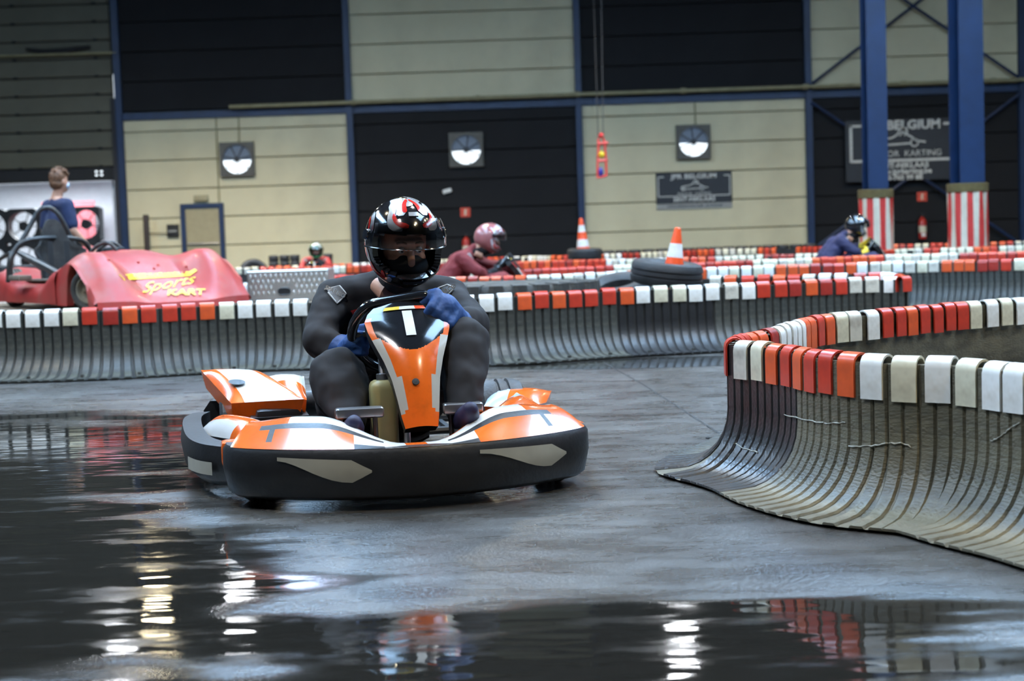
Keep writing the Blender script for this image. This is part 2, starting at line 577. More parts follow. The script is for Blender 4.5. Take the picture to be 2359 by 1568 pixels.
def organic(chains, voxel=0.012, smooth=6, extra=None):
    """one continuous skin over tapered limb chains [(point, radius), ...]"""
    mb = MB()
    for ch in chains:
        pts = [(Vector(p), r_) for p, r_ in ch]
        for p, r_ in pts:
            rows = []
            for i in range(9):
                a = -PI / 2 + PI * i / 8
                rows.append([p + Vector((math.cos(a) * math.cos(2 * PI * k / 14), math.cos(a) * math.sin(2 * PI * k / 14), math.sin(a))) * max(r_, 1e-4) for k in range(14)])
            mb.grid(rows, closed=True)
        for (p, r0), (q, r1) in zip(pts, pts[1:]):
            mb.tube([p, q], [r0, r1], 14)
    if extra:
        for vs, fs in extra:
            mb.add(vs, fs)
    me = mb.mesh('tmp')
    o = bpy.data.objects.new('tmp', me)
    C.objects.link(o)
    md = o.modifiers.new('r', 'REMESH')
    md.mode, md.voxel_size = 'VOXEL', voxel
    if smooth:
        ms = o.modifiers.new('s', 'SMOOTH')
        ms.iterations, ms.factor = smooth, 0.5
    dg = bpy.context.evaluated_depsgraph_get()
    out = bpy.data.meshes.new_from_object(o.evaluated_get(dg))
    bpy.data.objects.remove(o)
    bpy.data.meshes.remove(me)
    out.materials.clear()
    return out


def crumple(me, amp, f1=9.0, f2=24.0):          # cloth folds
    me.update()
    nv = len(me.vertices)
    co, no = [0.0] * (3 * nv), [0.0] * (3 * nv)
    me.vertices.foreach_get('co', co)
    me.vertices.foreach_get('normal', no)
    for i in range(nv):
        c = Vector(co[3 * i:3 * i + 3])
        k = amp * (mnoise.noise(Vector((c.x * f1, c.y * f1, c.z * f1 * 1.8))) + 0.4 * mnoise.noise(c * f2))
        for a in range(3):
            co[3 * i + a] += no[3 * i + a] * k
    me.vertices.foreach_set('co', co)
    me.update()
    return me


def spline(pts, n):                    # Catmull-Rom through points, n samples per span
    pts = [Vector(p) for p in pts]
    pts = [pts[0] * 2 - pts[1]] + pts + [pts[-1] * 2 - pts[-2]]
    out = []
    for i in range(1, len(pts) - 2):
        a, b, c, d = pts[i - 1:i + 3]
        for k in range(n):
            t = k / n
            out.append(0.5 * ((2 * b) + (c - a) * t + (2 * a - 5 * b + 4 * c - d) * t * t + (3 * b - a - 3 * c + d) * t ** 3))
    out.append(pts[-2])
    return out


def sm(a, b, x):
    t = max(0.0, min(1.0, (x - a) / (b - a)))
    return t * t * (3 - 2 * t)
# ------------------------------------------------------------------ the hall
WY = HY1                                # front plane of the back wall
fl = MB().box(((HX0 + HX1) / 2, (HY0 + 44) / 2, -0.1), (HX1 - HX0 + 2, 44 - HY0 + 2, 0.2))
floor = struct('floor', fl, 'floor', 'wet dark concrete track floor with puddles', 0)
jl = [G(1395, 838), G(1480, 885), G(1590, 955), G(1690, 1020)]
rows = []
for i, p in enumerate(jl):
    d = (jl[min(i + 1, 3)] - jl[max(i - 1, 0)]).normalized()
    n = Vector((-d.y, d.x, 0)) * 0.006
    rows.append([p - n + Vector((0, 0, 0.0015)), p + n + Vector((0, 0, 0.0015))])
obj('floor_joint', MB().grid(rows), 'joint', floor)

POSTX = [P(px, 320, WY).x for px in (279, 808, 1335, 1863, 2353)]
DOORL = POSTX[0] - 0.1
DOOR_Z = P(130, 419, WY).z
BEAM_Z = P(530, 262, WY).z
core = MB()
core.box(((DOORL + HX1) / 2, WY + 0.25, HZ / 2), (HX1 - DOORL, 0.3, HZ))
core.box(((HX0 + DOORL) / 2, WY + 0.25, (DOOR_Z + 2.5 + HZ) / 2), (DOORL - HX0, 0.3, HZ - DOOR_Z - 2.5))
core.box((HX0 + 1, WY + 0.25, HZ / 2), (2, 0.3, HZ))
wall = struct('wall_back', core, 'wallback', 'panelled back wall of cream and charcoal boards', 0)
SEAM0, SEAMH = 0.22, 0.676
bays = list(zip(POSTX, POSTX[1:])) + [(POSTX[-1], HX1)]
for bi, (xa, xb) in enumerate(bays):
    zs = [0.0] + [SEAM0 + SEAMH * k for k in range(6)] + [BEAM_Z + 0.1]
    zs[-2] = min(zs[-2], BEAM_Z - 0.2)
    for half in (0, 1):
        if half:
            zs = [BEAM_Z + 0.12 + 0.69 * k for k in range(8)]
        light = (bi % 2 == 0) ^ bool(half)
        cc = 'cream' if light else 'charcoal'
        if bi == 4:
            cc = 'charcoal'
        for z0, z1 in zip(zs, zs[1:]):
            if z1 - z0 < 0.05:
                continue
            w_ = xb - xa - 0.02
            obj('wall_panel', MB().rbox((0, 0, 0), (w_, 0.1, z1 - z0 - 0.022), 0.008, seg=1), cc, wall, 30, None).location = ((xa + xb) / 2, WY + 0.05, (z0 + z1) / 2)

for nm, c, d in (('wall_left', (HX0 - 0.15, (HY0 + HY1) / 2, HZ / 2), (0.3, HY1 - HY0 + 1, HZ)),
                 ('wall_right', (HX1 + 0.15, (HY0 + HY1) / 2, HZ / 2), (0.3, HY1 - HY0 + 1, HZ)),
                 ('wall_front', ((HX0 + HX1) / 2, HY0 - 0.15, HZ / 2), (HX1 - HX0, 0.3, HZ))):
    struct(nm, MB().box(c, d), 'hall_dark', 'plain dark side of the hall', 0)
ce = MB()
ys = [HY0, SKY_STRIPS[0][2], SKY_STRIPS[0][3], HY1 + 0.5]
xs = [HX0]
for s_ in SKY_STRIPS:
    xs += [s_[0], s_[1]]
xs.append(HX1)
ce.box(((HX0 + HX1) / 2, (ys[0] + ys[1]) / 2, HZ + 0.1), (HX1 - HX0, ys[1] - ys[0], 0.2))
ce.box(((HX0 + HX1) / 2, (ys[2] + ys[3]) / 2, HZ + 0.1), (HX1 - HX0, ys[3] - ys[2], 0.2))
for i in range(0, len(xs), 2):
    ce.box(((xs[i] + xs[i + 1]) / 2, (ys[1] + ys[2]) / 2, HZ + 0.1), (xs[i + 1] - xs[i], ys[2] - ys[1], 0.2))
ceil = struct('ceiling', ce, 'ceil', 'dark sheet roof with long skylight strips', 0)
for i, (x0, x1, y0, y1) in enumerate(SKY_STRIPS):
    struct('window_%d' % (i + 1), MB().box(((x0 + x1) / 2, (y0 + y1) / 2, HZ + 0.05), (x1 - x0, y1 - y0, 0.04)), 'skypane', 'translucent skylight strip in the roof', 0)

# steel posts along the wall, the long rail beam and the bracing
trim = 0


def trim_obj(mb, m, label, smooth=30):
    global trim
    trim += 1
    return struct('trim_%d' % trim, mb, m, label, smooth)


for i, x in enumerate(POSTX):
    mb = MB().box((x, WY - 0.12, HZ / 2), (0.15, 0.012, HZ)).box((x, WY - 0.006, HZ / 2), (0.15, 0.012, HZ)).box((x, WY - 0.06, HZ / 2), (0.012, 0.11, HZ))
    trim_obj(mb, 'blue_steel', 'blue steel wall post, number %s from the roller door' % ('one', 'two', 'three', 'four', 'five')[i])
for i, (xa, xb) in enumerate(bays[:4]):
    trim_obj(MB().box(((xa + xb) / 2, WY - 0.03, BEAM_Z), (xb - xa - 0.16, 0.06, 0.17)), 'blue_steel', 'blue horizontal beam between wall posts')
for a, b in (((1868, 195), (2150, -22)), ((2352, 182), (2030, -36)), ((1870, 236), (2342, 556)), ((2352, 214), (1885, 566))):
    pa, pb = P(*a, WY - 0.16), P(*b, WY - 0.16)
    trim_obj(MB().tube([pa, pb], 0.035, 8), 'blue_steel', 'diagonal blue bracing rod on the far right bay')

# pipe along the wall
pa, pb = P(528, 246, WY - 0.25), P(2420, 181, WY - 0.25)
pm = P(1330, 217, WY - 0.25)
pipe = thing('wall_pipe', 'long thin olive pipe running along the wall above the fans', 'pipe', pa)
obj('pipe_run', MB().tube([pa - pa, pm - pa, pb - pa], 0.045, 10), 'pipe', pipe)
for t in (0.15, 0.3, 0.42, 0.55, 0.7, 0.82, 0.93):
    q = pa.lerp(pb, t) - pa
    if t < 0.42:
        q = (pa.lerp(pm, t / 0.42)) - pa
    else:
        q = (pm.lerp(pb, (t - 0.42) / 0.58)) - pa
    obj('pipe_bracket', MB().tube([q - Vector((0.06, 0, 0)), q + Vector((0.06, 0, 0))], 0.066, 10).box(q + Vector((0, 0.11, -0.0)), (0.04, 0.24, 0.05)), 'pipe', pipe)

# wall conduits
for k, (a, b) in enumerate((((497, 262), (505, 466)), ((549, 262), (551, 328)), ((1600, 225), (1602, 290)))):
    p0, p1 = P(*a, WY - 0.02), P(*b, WY - 0.02)
    lab = ('thin cable conduit running down to the side door', 'short cable drop above the fan left of the helmet', 'short cable drop above the fan over the small sign')[k]
    tag(obj('cable_conduit', MB().tube([p0, p1], 0.018, 6), 'pipe'), lab, 'conduit', 'wall conduits')

# ------------------------------------------------------------------ roller door bay at the left
sd = thing('sectional_door', 'grimy raised sectional door above the bright opening at left', 'door', (DOORL - 3, WY, DOOR_Z))
tag(sd, kind='structure')
sd.name = 'door_1'
zz, k = DOOR_Z + 0.32, 0
while zz < HZ - 0.3:
    h = 0.42
    obj('door_slat', MB().rbox((0, 0.06, 0), (7.0, 0.05, h - 0.03), 0.012, seg=1), 'sdoor', sd).location = (-0.55, 0, zz - DOOR_Z + h / 2)
    for hx in (-0.9, 0.7, 2.6):
        obj('door_hinge', MB().rbox((0, 0.01, 0), (0.10, 0.04, 0.06), 0.01, seg=1), 'black', sd).location = (hx, 0, zz - DOOR_Z + 0.01)
    zz += h
    k += 1
obj('door_light_stop', MB().box((-0.55, 0.12, (HZ - DOOR_Z) / 2), (7.0, 0.02, HZ - DOOR_Z)), 'hall_dark', sd, 0)  # unseen plate added to stop light leaking between the slats
obj('bottom_seal', MB().rbox((0, 0.06, 0.16), (7.0, 0.06, 0.30), 0.012, seg=1), 'black', sd).location = (-0.55, 0, 0)
tl = P(0, 128, WY - 0.1)
trr = P(268, 121, WY - 0.1)
obj('door_bar', MB().tube([Vector((-4, -0.1, tl.z - DOOR_Z)), Vector((trr.x - DOORL + 3, -0.1, trr.z - DOOR_Z))], 0.03, 8), 'pipe', sd)
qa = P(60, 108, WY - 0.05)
obj('bent_slat_shadow', MB().tube([P(x, y, WY - 0.05) - Vector(sd.location) for x, y in ((60, 113), (100, 120), (150, 117), (208, 108))], [0.03, 0.07, 0.07, 0.04], 8), 'black', sd)  # black tube laid on the door as the shadow of a bent slat
# small lit inspection window in the bottom panel
pw = P(228, 399, WY - 0.02)
for ix in (-1, 1):
    for iz in (-1, 1):
        obj('window_pane', MB().box((0, 0, 0), (0.055, 0.012, 0.035)), 'daypane', sd).location = pw - Vector(sd.location) + Vector((ix * 0.06, 0, iz * 0.042))
# right jamb frame
trim_obj(MB().box((DOORL - 0.05, WY + 0.1, 2.2), (0.1, 0.3, 4.4)), 'hall_dark', 'dark jamb beside the bright opening')

# white service tent outside the opening
tent = thing('service_tent', 'bright white tent interior outside the open door at left', 'tent', (DOORL - 2, 40.5, 0))
TX0, TX1, TY0, TY1 = -4.0, 1.75, -4.1, 2.4
obj('back_sheet', MB().box(((TX0 + TX1) / 2, TY1, 1.4), (TX1 - TX0, 0.04, 2.8)), 'tent', tent)
obj('side_sheet', MB().box((TX1, (TY0 + TY1) / 2, 1.4), (0.04, TY1 - TY0, 2.8)), 'tent', tent)
obj('roof_sheet', MB().box(((TX0 + TX1) / 2, (TY0 + TY1) / 2 + 1.6, 2.85), (TX1 - TX0, TY1 - TY0 - 3.2, 0.04)), 'tent', tent)
pk0, pk1 = P(96, 470, 41.7), P(217, 462, 41.7)
obj('pink_panel', MB().box(((pk0.x + pk1.x) / 2 - DOORL + 2, 1.2, pk1.z / 2), (pk1.x - pk0.x, 0.04, pk1.z)), 'tent_pink', tent)
obj('tent_post', MB().box((1.55, -2.0, 1.3), (0.12, 0.12, 2.6)), 'tent', tent)
area_light('tent_fill_light', (-1.2, -0.5, 2.7), 3.0, 2.0, 420, (0.85, 0.93, 1.0), parent=tent)  # area light without a fixture, added to brighten the tent

# bank of drum fans in the opening
bank_y = WY + 0.9
fb0 = P(57, 521, bank_y)
fbp = (P(200, 517, bank_y).x - fb0.x) / 2
FR = 33 / (FPX / bank_y)
for r_ in (0, 1):
    for c_ in range(-2, 3):
        cx_ = fb0.x + c_ * fbp
        z_ = fb0.z - r_ * fbp * 1.12
        side = fbp * 0.985
        if c_ == 2:
            where = 'at the end nearest the blue post'
        elif c_ == 1:
            where = 'partly hidden behind the man'
        elif c_ == 0:
            where = 'to the left of the man'
        elif c_ == -1:
            where = 'at the very left edge of the picture'
        else:
            where = 'beyond the left edge of the picture'
        f = thing('drum_fan', '%s row black drum fan %s' % (('upper', 'lower')[r_], where), 'fan', (cx_, bank_y, z_), 0, 'bank of drum fans')
        mb = MB()
        n = 32
        ring_i = [Vector((FR * math.cos(2 * PI * k / n), -0.2, FR * math.sin(2 * PI * k / n))) for k in range(n)]
        hs = side / 2
        hz = fbp * 0.56
        ring_o = []
        for k in range(n):
            a = 2 * PI * k / n
            ca, sa = math.cos(a), math.sin(a)
            t = min(hs / max(abs(ca), 1e-6), hz / max(abs(sa), 1e-6))
            ring_o.append(Vector((ca * t, -0.2, sa * t)))
        back = [v + Vector((0, 0.35, 0)) for v in ring_i]
        back_o = [v + Vector((0, 0.35, 0)) for v in ring_o]
        mb.grid([back_o, ring_o, ring_i, back, back_o], closed=True)
        obj('fan_housing', mb, 'fan_box', f, 20)
        g = MB()
        for k in range(-5, 6):
            o_ = k * FR / 5.5
            hl = math.sqrt(max(FR * FR - o_ * o_, 0.0004))
            g.box((o_, -0.21, 0), (0.007, 0.006, 2 * hl)).box((0, -0.215, o_), (2 * hl, 0.006, 0.007))
        obj('fan_guard', g, 'wire', f, 0)
        obj('fan_hub', MB().lathe([(0, -0.10), (0.11, -0.09), (0.12, 0.1), (0, 0.1)], 16, mat=Matrix.Rotation(PI / 2, 3, 'X')), 'fan_box', f)
        for k in range(5):
            a = 2 * PI * k / 5 + 0.5 * c_
            d = Vector((math.cos(a), 0, math.sin(a)))
            e = Vector((-math.sin(a), 0, math.cos(a)))
            p0, p1 = d * 0.1, d * FR * 0.93
            obj('fan_blade', MB().prism([p0 - e * 0.015, p0 + e * 0.015, p1 + e * 0.008, p1 - e * 0.016], (0, 0.008, 0)), 'fanblade', f)

# ------------------------------------------------------------------ exhaust fans on the wall
for k, (px, py, lab) in enumerate(((547, 367, 'square wall exhaust fan on cream boards left of the helmet'), (1074, 345, 'square wall exhaust fan on the charcoal boards'), (1597, 327, 'square wall exhaust fan above the small black sign'))):
    p = P(px, py, WY - 0.02)
    hs = 39 / (FPX / WY)
    rr_ = 33 / (FPX / WY)
    f = thing('exhaust_fan', lab, 'fan', p, 0, 'wall exhaust fans')
    n = 32
    ring_i = [Vector((rr_ * math.cos(2 * PI * i / n), -0.10, rr_ * math.sin(2 * PI * i / n))) for i in range(n)]
    ring_o = []
    for i in range(n):
        a = 2 * PI * i / n
        t = hs / max(abs(math.cos(a)), abs(math.sin(a)))
        ring_o.append(Vector((math.cos(a) * t, -0.10, math.sin(a) * t)))
    obj('fan_frame', MB().grid([[v + Vector((0, 0.115, 0)) for v in ring_o], ring_o, ring_i, [v + Vector((0, 0.11, 0)) for v in ring_i]], closed=True), 'fanframe', f, 20)
    up = [Vector((rr_ * math.cos(PI * i / 16), 0.0, rr_ * math.sin(PI * i / 16))) for i in range(17)]
    cut = -0.02
    obj('closed_louvre', MB().prism([v + Vector((0, 0, cut)) if abs(v.z) < 1e-3 else v for v in up], (0, 0.01, 0)), 'louvre_glow', f, 20)
    lo = [Vector((rr_ * math.cos(PI + PI * i / 16), 0.0, rr_ * math.sin(PI + PI * i / 16))) for i in range(17)]
    obj('daylight_gap', MB().prism([v + Vector((0, 0, cut)) if abs(v.z) < 1e-3 else v for v in lo], (0, 0.008, 0)), 'daypane', f, 20)
    obj('fan_hub', MB().lathe([(0, -0.03), (0.06, -0.03), (0.07, 0.03), (0, 0.03)], 12, mat=Matrix.Rotation(PI / 2, 3, 'X'), c=(0, -0.05, 0)), 'fanblade', f)
    for i in range(7):
        a = 2 * PI * i / 7 + 0.3 * k + 0.2
        d = Vector((math.cos(a), 0, math.sin(a)))
        e = Vector((-math.sin(a), 0, math.cos(a)))
        obj('fan_blade', MB().prism([d * 0.05 - e * 0.012 + Vector((0, -0.05, 0)), d * rr_ * 0.97 - e * 0.014 + Vector((0, -0.045, 0)), d * rr_ * 0.97 + e * 0.014 + Vector((0, -0.055, 0)), d * 0.05 + e * 0.012 + Vector((0, -0.05, 0))], (0, 0.006, 0)), 'fanblade', f)
    for i in range(4):
        a = PI / 4 + PI / 2 * i
        obj('corner_bolt', MB().lathe([(0, -0.01), (0.02, -0.008), (0.022, 0.002)], 8, mat=Matrix.Rotation(PI / 2, 3, 'X'), c=(math.cos(a) * hs * 1.22, -0.10, math.sin(a) * hs * 1.22)), 'black', f)

# ------------------------------------------------------------------ side door, boxes, extinguishers, signs
d0, d1 = P(416, 470, WY), P(515, 467, WY)
dw, dh = d1.x - d0.x, (d0.z + d1.z) / 2
dr = thing('side_door', 'cream personnel door in a dark blue frame', 'door', ((d0.x + d1.x) / 2, WY - 0.06, 0))
dr.name = 'door_2'
tag(dr, kind='structure')
fr_ = MB()
for sx in (-1, 1):
    fr_.box((sx * (dw / 2 - 0.055), 0.02, dh / 2), (0.11, 0.08, dh))
fr_.box((0, 0.02, dh - 0.055), (dw - 0.22, 0.08, 0.11))
obj('door_frame', fr_, 'blue_steel', dr, 0)
obj('door_leaf', MB().rbox((0, 0.035, dh / 2 - 0.06), (dw - 0.22, 0.04, dh - 0.12), 0.006, seg=1), 'door', dr)
obj('push_bar', MB().tube([Vector((-dw * 0.36, -0.04, 0.95)), Vector((dw * 0.36, -0.04, 0.95))], 0.02, 8), 'steel', dr)
e = P(463, 457, WY - 0.06)
x_ = thing('emergency_light', 'small olive emergency light box above the side door', 'light', e)
obj('light_body', MB().rbox((0, 0.02, 0), (0.34, 0.09, 0.15), 0.02), 'pipe', x_)
obj('light_face', MB().rbox((0, -0.03, 0), (0.29, 0.02, 0.10), 0.008), 'door', x_)
e = P(398, 531, WY - 0.06)
x_ = thing('switch_box', 'small black switch box beside the side door', 'box', e)
obj('box_body', MB().rbox((0, 0.02, 0), (0.27, 0.09, 0.29), 0.012), 'black', x_)
obj('box_strip', MB().box((0, -0.03, -0.01), (0.2, 0.014, 0.035)), 'sign_grey', x_)
obj('box_cable', MB().tube([Vector((-0.13, 0.0, -0.06)), P(345, 537, WY - 0.06) - e], 0.012, 6), 'wire', x_)
mp_ = obj('marker_post', MB().rbox((0, 0, 0.83), (0.12, 0.12, 1.66), 0.02).rbox((0, 0, 0.02), (0.24, 0.24, 0.04), 0.01), 'brown')
mp_.location = (P(339, 560, WY - 0.5).x, WY - 0.5, 0)
tag(mp_, 'slim dark brown post standing by the wall left of the side door', 'post')
e = P(1030, 440, WY - 0.05)
x_ = thing('wall_plastic_cap', 'small white tilted plastic cap on the wall below the middle exhaust fan', 'lamp', e)
obj('cap_shell', MB().rbox((0, 0, 0), (0.22, 0.08, 0.10), 0.035, mat=Matrix.Rotation(-0.25, 3, 'Y'), seg=3), 'capW', x_)  # unidentified white object, modelled as a plastic cap

for k, (px, py, sx_, sy_, lab, lab2) in enumerate(((1074, 566, 1072, 489, 'behind the passing blurred kart', 'on charcoal boards right of the helmet'), (2125, 520, 2124, 453, 'between the two striped column pads', 'between the striped column pads'))):
    p = P(px, py, WY - 0.12)
    x_ = thing('fire_extinguisher', 'red fire extinguisher on the wall ' + lab, 'extinguisher', (p.x, p.y, p.z - 0.3), 0, 'fire extinguishers')
    obj('cylinder', MB().lathe([(0, 0), (0.085, 0.0), (0.09, 0.03), (0.09, 0.40), (0.07, 0.46), (0.03, 0.49), (0.03, 0.52), (0, 0.52)], 16), 'ext_red', x_)
    obj('paper_band', MB().lathe([(0.0915, 0.14), (0.0915, 0.30)], 16), 'capI', x_)
    obj('white_tag', MB().box((0, -0.093, 0.09), (0.09, 0.006, 0.07)), 'capW', x_)
    obj('valve', MB().box((0, 0, 0.545), (0.05, 0.05, 0.06)).box((0.03, 0, 0.59), (0.14, 0.025, 0.02)), 'black', x_)
    obj('hose', MB().tube([Vector(v) for v in ((0.03, 0, 0.54), (0.11, 0, 0.50), (0.12, 0, 0.35), (0.11, -0.01, 0.15))], 0.013, 6), 'black', x_)
    obj('wall_bracket', MB().box((0, 0.10, 0.35), (0.06, 0.03, 0.2)), 'black', x_)
    p = P(sx_, sy_, WY - 0.015)
    x_ = thing('fire_sign', 'small red square fire sign ' + lab2, 'sign', p, 0, 'fire signs')
    obj('sign_plate', MB().rbox((0, 0, 0), (0.235, 0.02, 0.215), 0.005, seg=1), 'red_sign', x_)
    obj('sign_symbol', MB().box((0.0, -0.012, -0.01), (0.045, 0.004, 0.11)).box((0.01, -0.012, 0.06), (0.06, 0.004, 0.02)), 'capI', x_, 0)


def kart_drawing(mb, ox, oz, s, y, mi=0):
    def line(pts, w):
        for a, b in zip(pts, pts[1:]):
            a, b = Vector((ox + a[0] * s, y, oz + a[1] * s)), Vector((ox + b[0] * s, y, oz + b[1] * s))
            d = (b - a).normalized()
            n = Vector((-d.z, 0, d.x)) * w * s
            mb.prism([a - n, b - n, b + n, a + n], (0, 0.004, 0), mi)
    line([(-1.0, 0.0), (-0.75, 0.18), (-0.35, 0.22), (-0.1, 0.35), (0.0, 0.55), (0.18, 0.62), (0.32, 0.5), (0.3, 0.35), (0.5, 0.25), (0.7, 0.08), (1.1, 0.02)], 0.035)
    line([(-0.95, -0.08), (-0.2, -0.05), (0.45, -0.02)], 0.035)
    line([(0.0, 0.3), (0.12, 0.48), (0.25, 0.4), (0.2, 0.3)], 0.03)
    for cx_, r_ in ((-0.85, 0.16), (0.62, 0.16)):
        line([(cx_ + r_ * math.cos(a * PI / 5), 0.0 + r_ * math.sin(a * PI / 5)) for a in range(11)], 0.03)


def txt(mb, body, size, x, z, y, mi=0, bold=0.0, space=1.0, sx=1.0):
    mb.text(body, size, Matrix.Translation((x, y, z)) @ Matrix.Rotation(PI / 2, 4, 'X') @ Matrix.Diagonal((sx, 1, 1, 1)), mi, 0.002, bold=bold, space=space)


# sign one (small) on the cream boards
c1 = P(1599, 433, WY - 0.03)
sw, sh = P(1686, 430, WY).x - P(1511, 430, WY).x, P(1599, 398, WY).z - P(1599, 469, WY).z
s1 = thing('karting_sign', 'small black karting banner on the cream boards under the exhaust fan', 'sign', c1, 0, 'karting signs')
obj('sign_board', MB().box((0, 0.012, 0.01), (sw, 0.02, sh)), 'sign_black', s1, 0)
obj('sign_strip', MB().box((0, 0.012, -sh / 2 - 0.06), (sw * 0.99, 0.02, 0.13)), 'sign_grey', s1, 0)
fm = MB()
tx = sw / 2 - 0.05
fm.box((-tx, -0.002, 0.05), (0.022, 0.006, 0.46)).box((tx, -0.002, 0.05), (0.022, 0.006, 0.46)).box((0, -0.002, -0.18), (2 * tx, 0.006, 0.022))
fm.box((-tx + 0.07, -0.002, 0.28), (0.14, 0.006, 0.022)).box((tx - 0.07, -0.002, 0.28), (0.14, 0.006, 0.022))
obj('border_line', fm, 'sign_print', s1, 0)
for a_ in (('JPR BELGIUM', 0.155, 0, 0.275, 0.004, 1.22), ('INDOOR   KARTING', 0.075, 0, -0.125, 0.0, 1.15), ('SINT-NIKLAAS', 0.135, 0, -0.265, 0.004, 1.15)):
    lt = MB()
    txt(lt, *a_[:4], -0.002, bold=a_[4], sx=a_[5])
    obj('lettering', lt, 'sign_print', s1, 0)
lt = MB()
txt(lt, 'WWW.JPRKARTING.COM   03/765.99.88', 0.075, 0, -sh / 2 - 0.06, -0.002, bold=0.001, sx=0.98)
obj('strip_lettering', lt, 'sign_black', s1, 0)
kd = MB()
kart_drawing(kd, 0, 0.0, 0.30, -0.004)
obj('kart_drawing', kd, 'sign_print', s1, 0)

# sign two (large) behind the columns
c2 = P(2078, 345, WY - 0.2)
s2 = thing('karting_sign', 'large black karting board seen between the two blue columns', 'sign', c2, 0, 'karting signs')
bw = P(2200, 345, WY).x - P(1946, 345, WY).x
obj('sign_board', MB().box((-0.02, 0.03, 0), (bw, 0.05, 1.42)), 'sign_black', s2, 0)
fm = MB()
tx = 1.19
fm.box((-tx, -0.002, 0.17), (0.065, 0.012, 0.86)).box((tx, -0.002, 0.17), (0.065, 0.012, 0.86)).box((0, -0.002, -0.24), (2 * tx, 0.012, 0.06))
fm.box((-tx + 0.16, -0.002, 0.58), (0.36, 0.012, 0.055)).box((tx - 0.10, -0.002, 0.58), (0.24, 0.012, 0.055))
obj('border_line', fm, 'sign_print', s2, 0)
for a_ in (('JPR BELGIUM', 0.29, 0.02, 0.57, 0.010, 1.08), ('INDOOR  KARTING', 0.20, 0.02, -0.09, 0.0, 1.02), ('SINT-NIKLAAS', 0.17, 0.02, -0.36, 0.006, 1.1), ('www.jprkarting.be', 0.17, 0.02, -0.50, 0.006, 1.05), ('03-765 99 88', 0.15, 0.02, -0.645, 0.006, 1.12)):
    lt = MB()
    txt(lt, *a_[:4], -0.002, bold=a_[4], sx=a_[5])
    obj('lettering', lt, 'sign_print', s2, 0)
kd = MB()
kart_drawing(kd, -0.05, 0.16, 0.55, -0.004)
obj('kart_drawing', kd, 'sign_print', s2, 0)
for sx in (-0.8, 0.8):
    obj('sign_bracket', MB().box((sx, 0.12, 0.3), (0.05, 0.16, 0.05)), 'black', s2, 0)

# hanging plastic ornament on two wires
hy = 31.0
h0 = P(1385, 318, hy)
x_ = thing('hanging_ornament', 'red, yellow and blue plastic ornament hanging on two wires', 'ornament', h0)
k_ = FPX / hy


def HQ(px, py):
    return P(px, py, hy) - h0


mb = MB()
for a, b in (((1366, -60), (1378, 320)), ((1384, -60), (1390, 320))):
    mb.tube([HQ(*a), HQ(*b)], 0.008, 5)
obj('wire', mb, 'wire', x_)


def ball(name, px, py, r_px, m, sz=1.0):
    c = HQ(px, py)
    r_ = r_px / k_
    prof = [(r_ * math.cos(a), r_ * sz * math.sin(a)) for a in [-PI / 2 + PI * i / 10 for i in range(11)]]
    obj(name, MB().lathe(prof, 14, c=c), m, x_)


ball('red_ball', 1385, 312, 6.5, 'toy_red')
ball('yellow_ball', 1386, 356, 7.5, 'toy_yellow', 1.1)
ball('blue_figure', 1384, 396, 5.5, 'toy_blue', 2.0)
mb = MB()
for pts in (((1378, 318), (1379, 332), (1377, 370), (1376, 408)), ((1390, 318), (1393, 330), (1396, 370), (1397, 402))):
    mb.tube([HQ(*q) for q in pts], 0.022, 6)
for a, b, w_ in (((1376, 331), (1401, 329), 0.028), ((1377, 371), (1400, 369), 0.03), ((1375, 410), (1399, 404), 0.025)):
    mb.tube([HQ(*a), HQ(*b)], w_, 6)
obj('red_frame', mb, 'toy_red', x_)

# ------------------------------------------------------------------ two free-standing blue columns with striped pads
for k, (pxc, wpx, ptop, pwpx, lab) in enumerate(((2011, 46, 436, 75, 'slimmer farther'), (2222, 58, 422, 88, 'thicker nearer'))):
    Yc = 25.3 if k == 0 else 25.0
    b = P(pxc + 8, 560, Yc)
    col = MB()
    w_ = wpx / (FPX / Yc)
    for sy in (-1, 1):
        col.box((0, sy * w_ / 2, HZ / 2), (w_, 0.02, HZ))
    col.box((0, 0, HZ / 2), (0.02, w_ - 0.02, HZ))
    col.rbox((0, 0, 0.015), (w_ + 0.1, w_ + 0.1, 0.03), 0.005, seg=1)
    o = obj('steel_column', col, 'blue_steel', None, 30)
    o.location = (b.x, Yc, 0)
    o.rotation_euler = (0, 0, 0.06 + 0.05 * k)
    tag(o, '%s blue steel roof column rising from a striped pad' % lab, 'column', 'blue roof columns')
    zt = P(pxc + 6, ptop, Yc).z
    pad = thing('column_pad', ('red and cream striped pad around the %s blue column' % lab), 'pad', (b.x, Yc, 0), 0, 'striped column pads')
    r_ = pwpx / (FPX / Yc) / 2
    n = 40
    nstr = 20 if k else 16
    rows = []
    for zi in range(9):
        z_ = (zt - 0.12) * zi / 8
        rows.append([Vector(((r_ + 0.012 * math.sin(9 * a + 4 * z_ + k)) * math.cos(a), (r_ + 0.012 * math.sin(9 * a + 4 * z_ + k)) * math.sin(a), z_)) for a in [2 * PI * j / 80 for j in range(80)]])
    per = 80 // nstr
    obj('striped_sleeve', MB().grid(rows, closed=True, matfn=lambda i, j: 1 if (j // per) % 2 == 0 and (j % per) < per else 0), ['padcream', 'padred'], pad)
    ro = MB()
    for t in range(3):
        ro.lathe([(r_ + 0.02 - 0.03, 0), (r_ + 0.012, 0.004), (r_ + 0.022, 0.03), (r_ + 0.012, 0.056), (r_ - 0.05, 0.06)], 32, c=(0, 0, zt - 0.15 + 0.045 * t))
    ro.lathe([(w_ * 0.5, zt), (r_, zt + 0.002)], 32)
    obj('rolled_top', ro, 'padroll', pad)

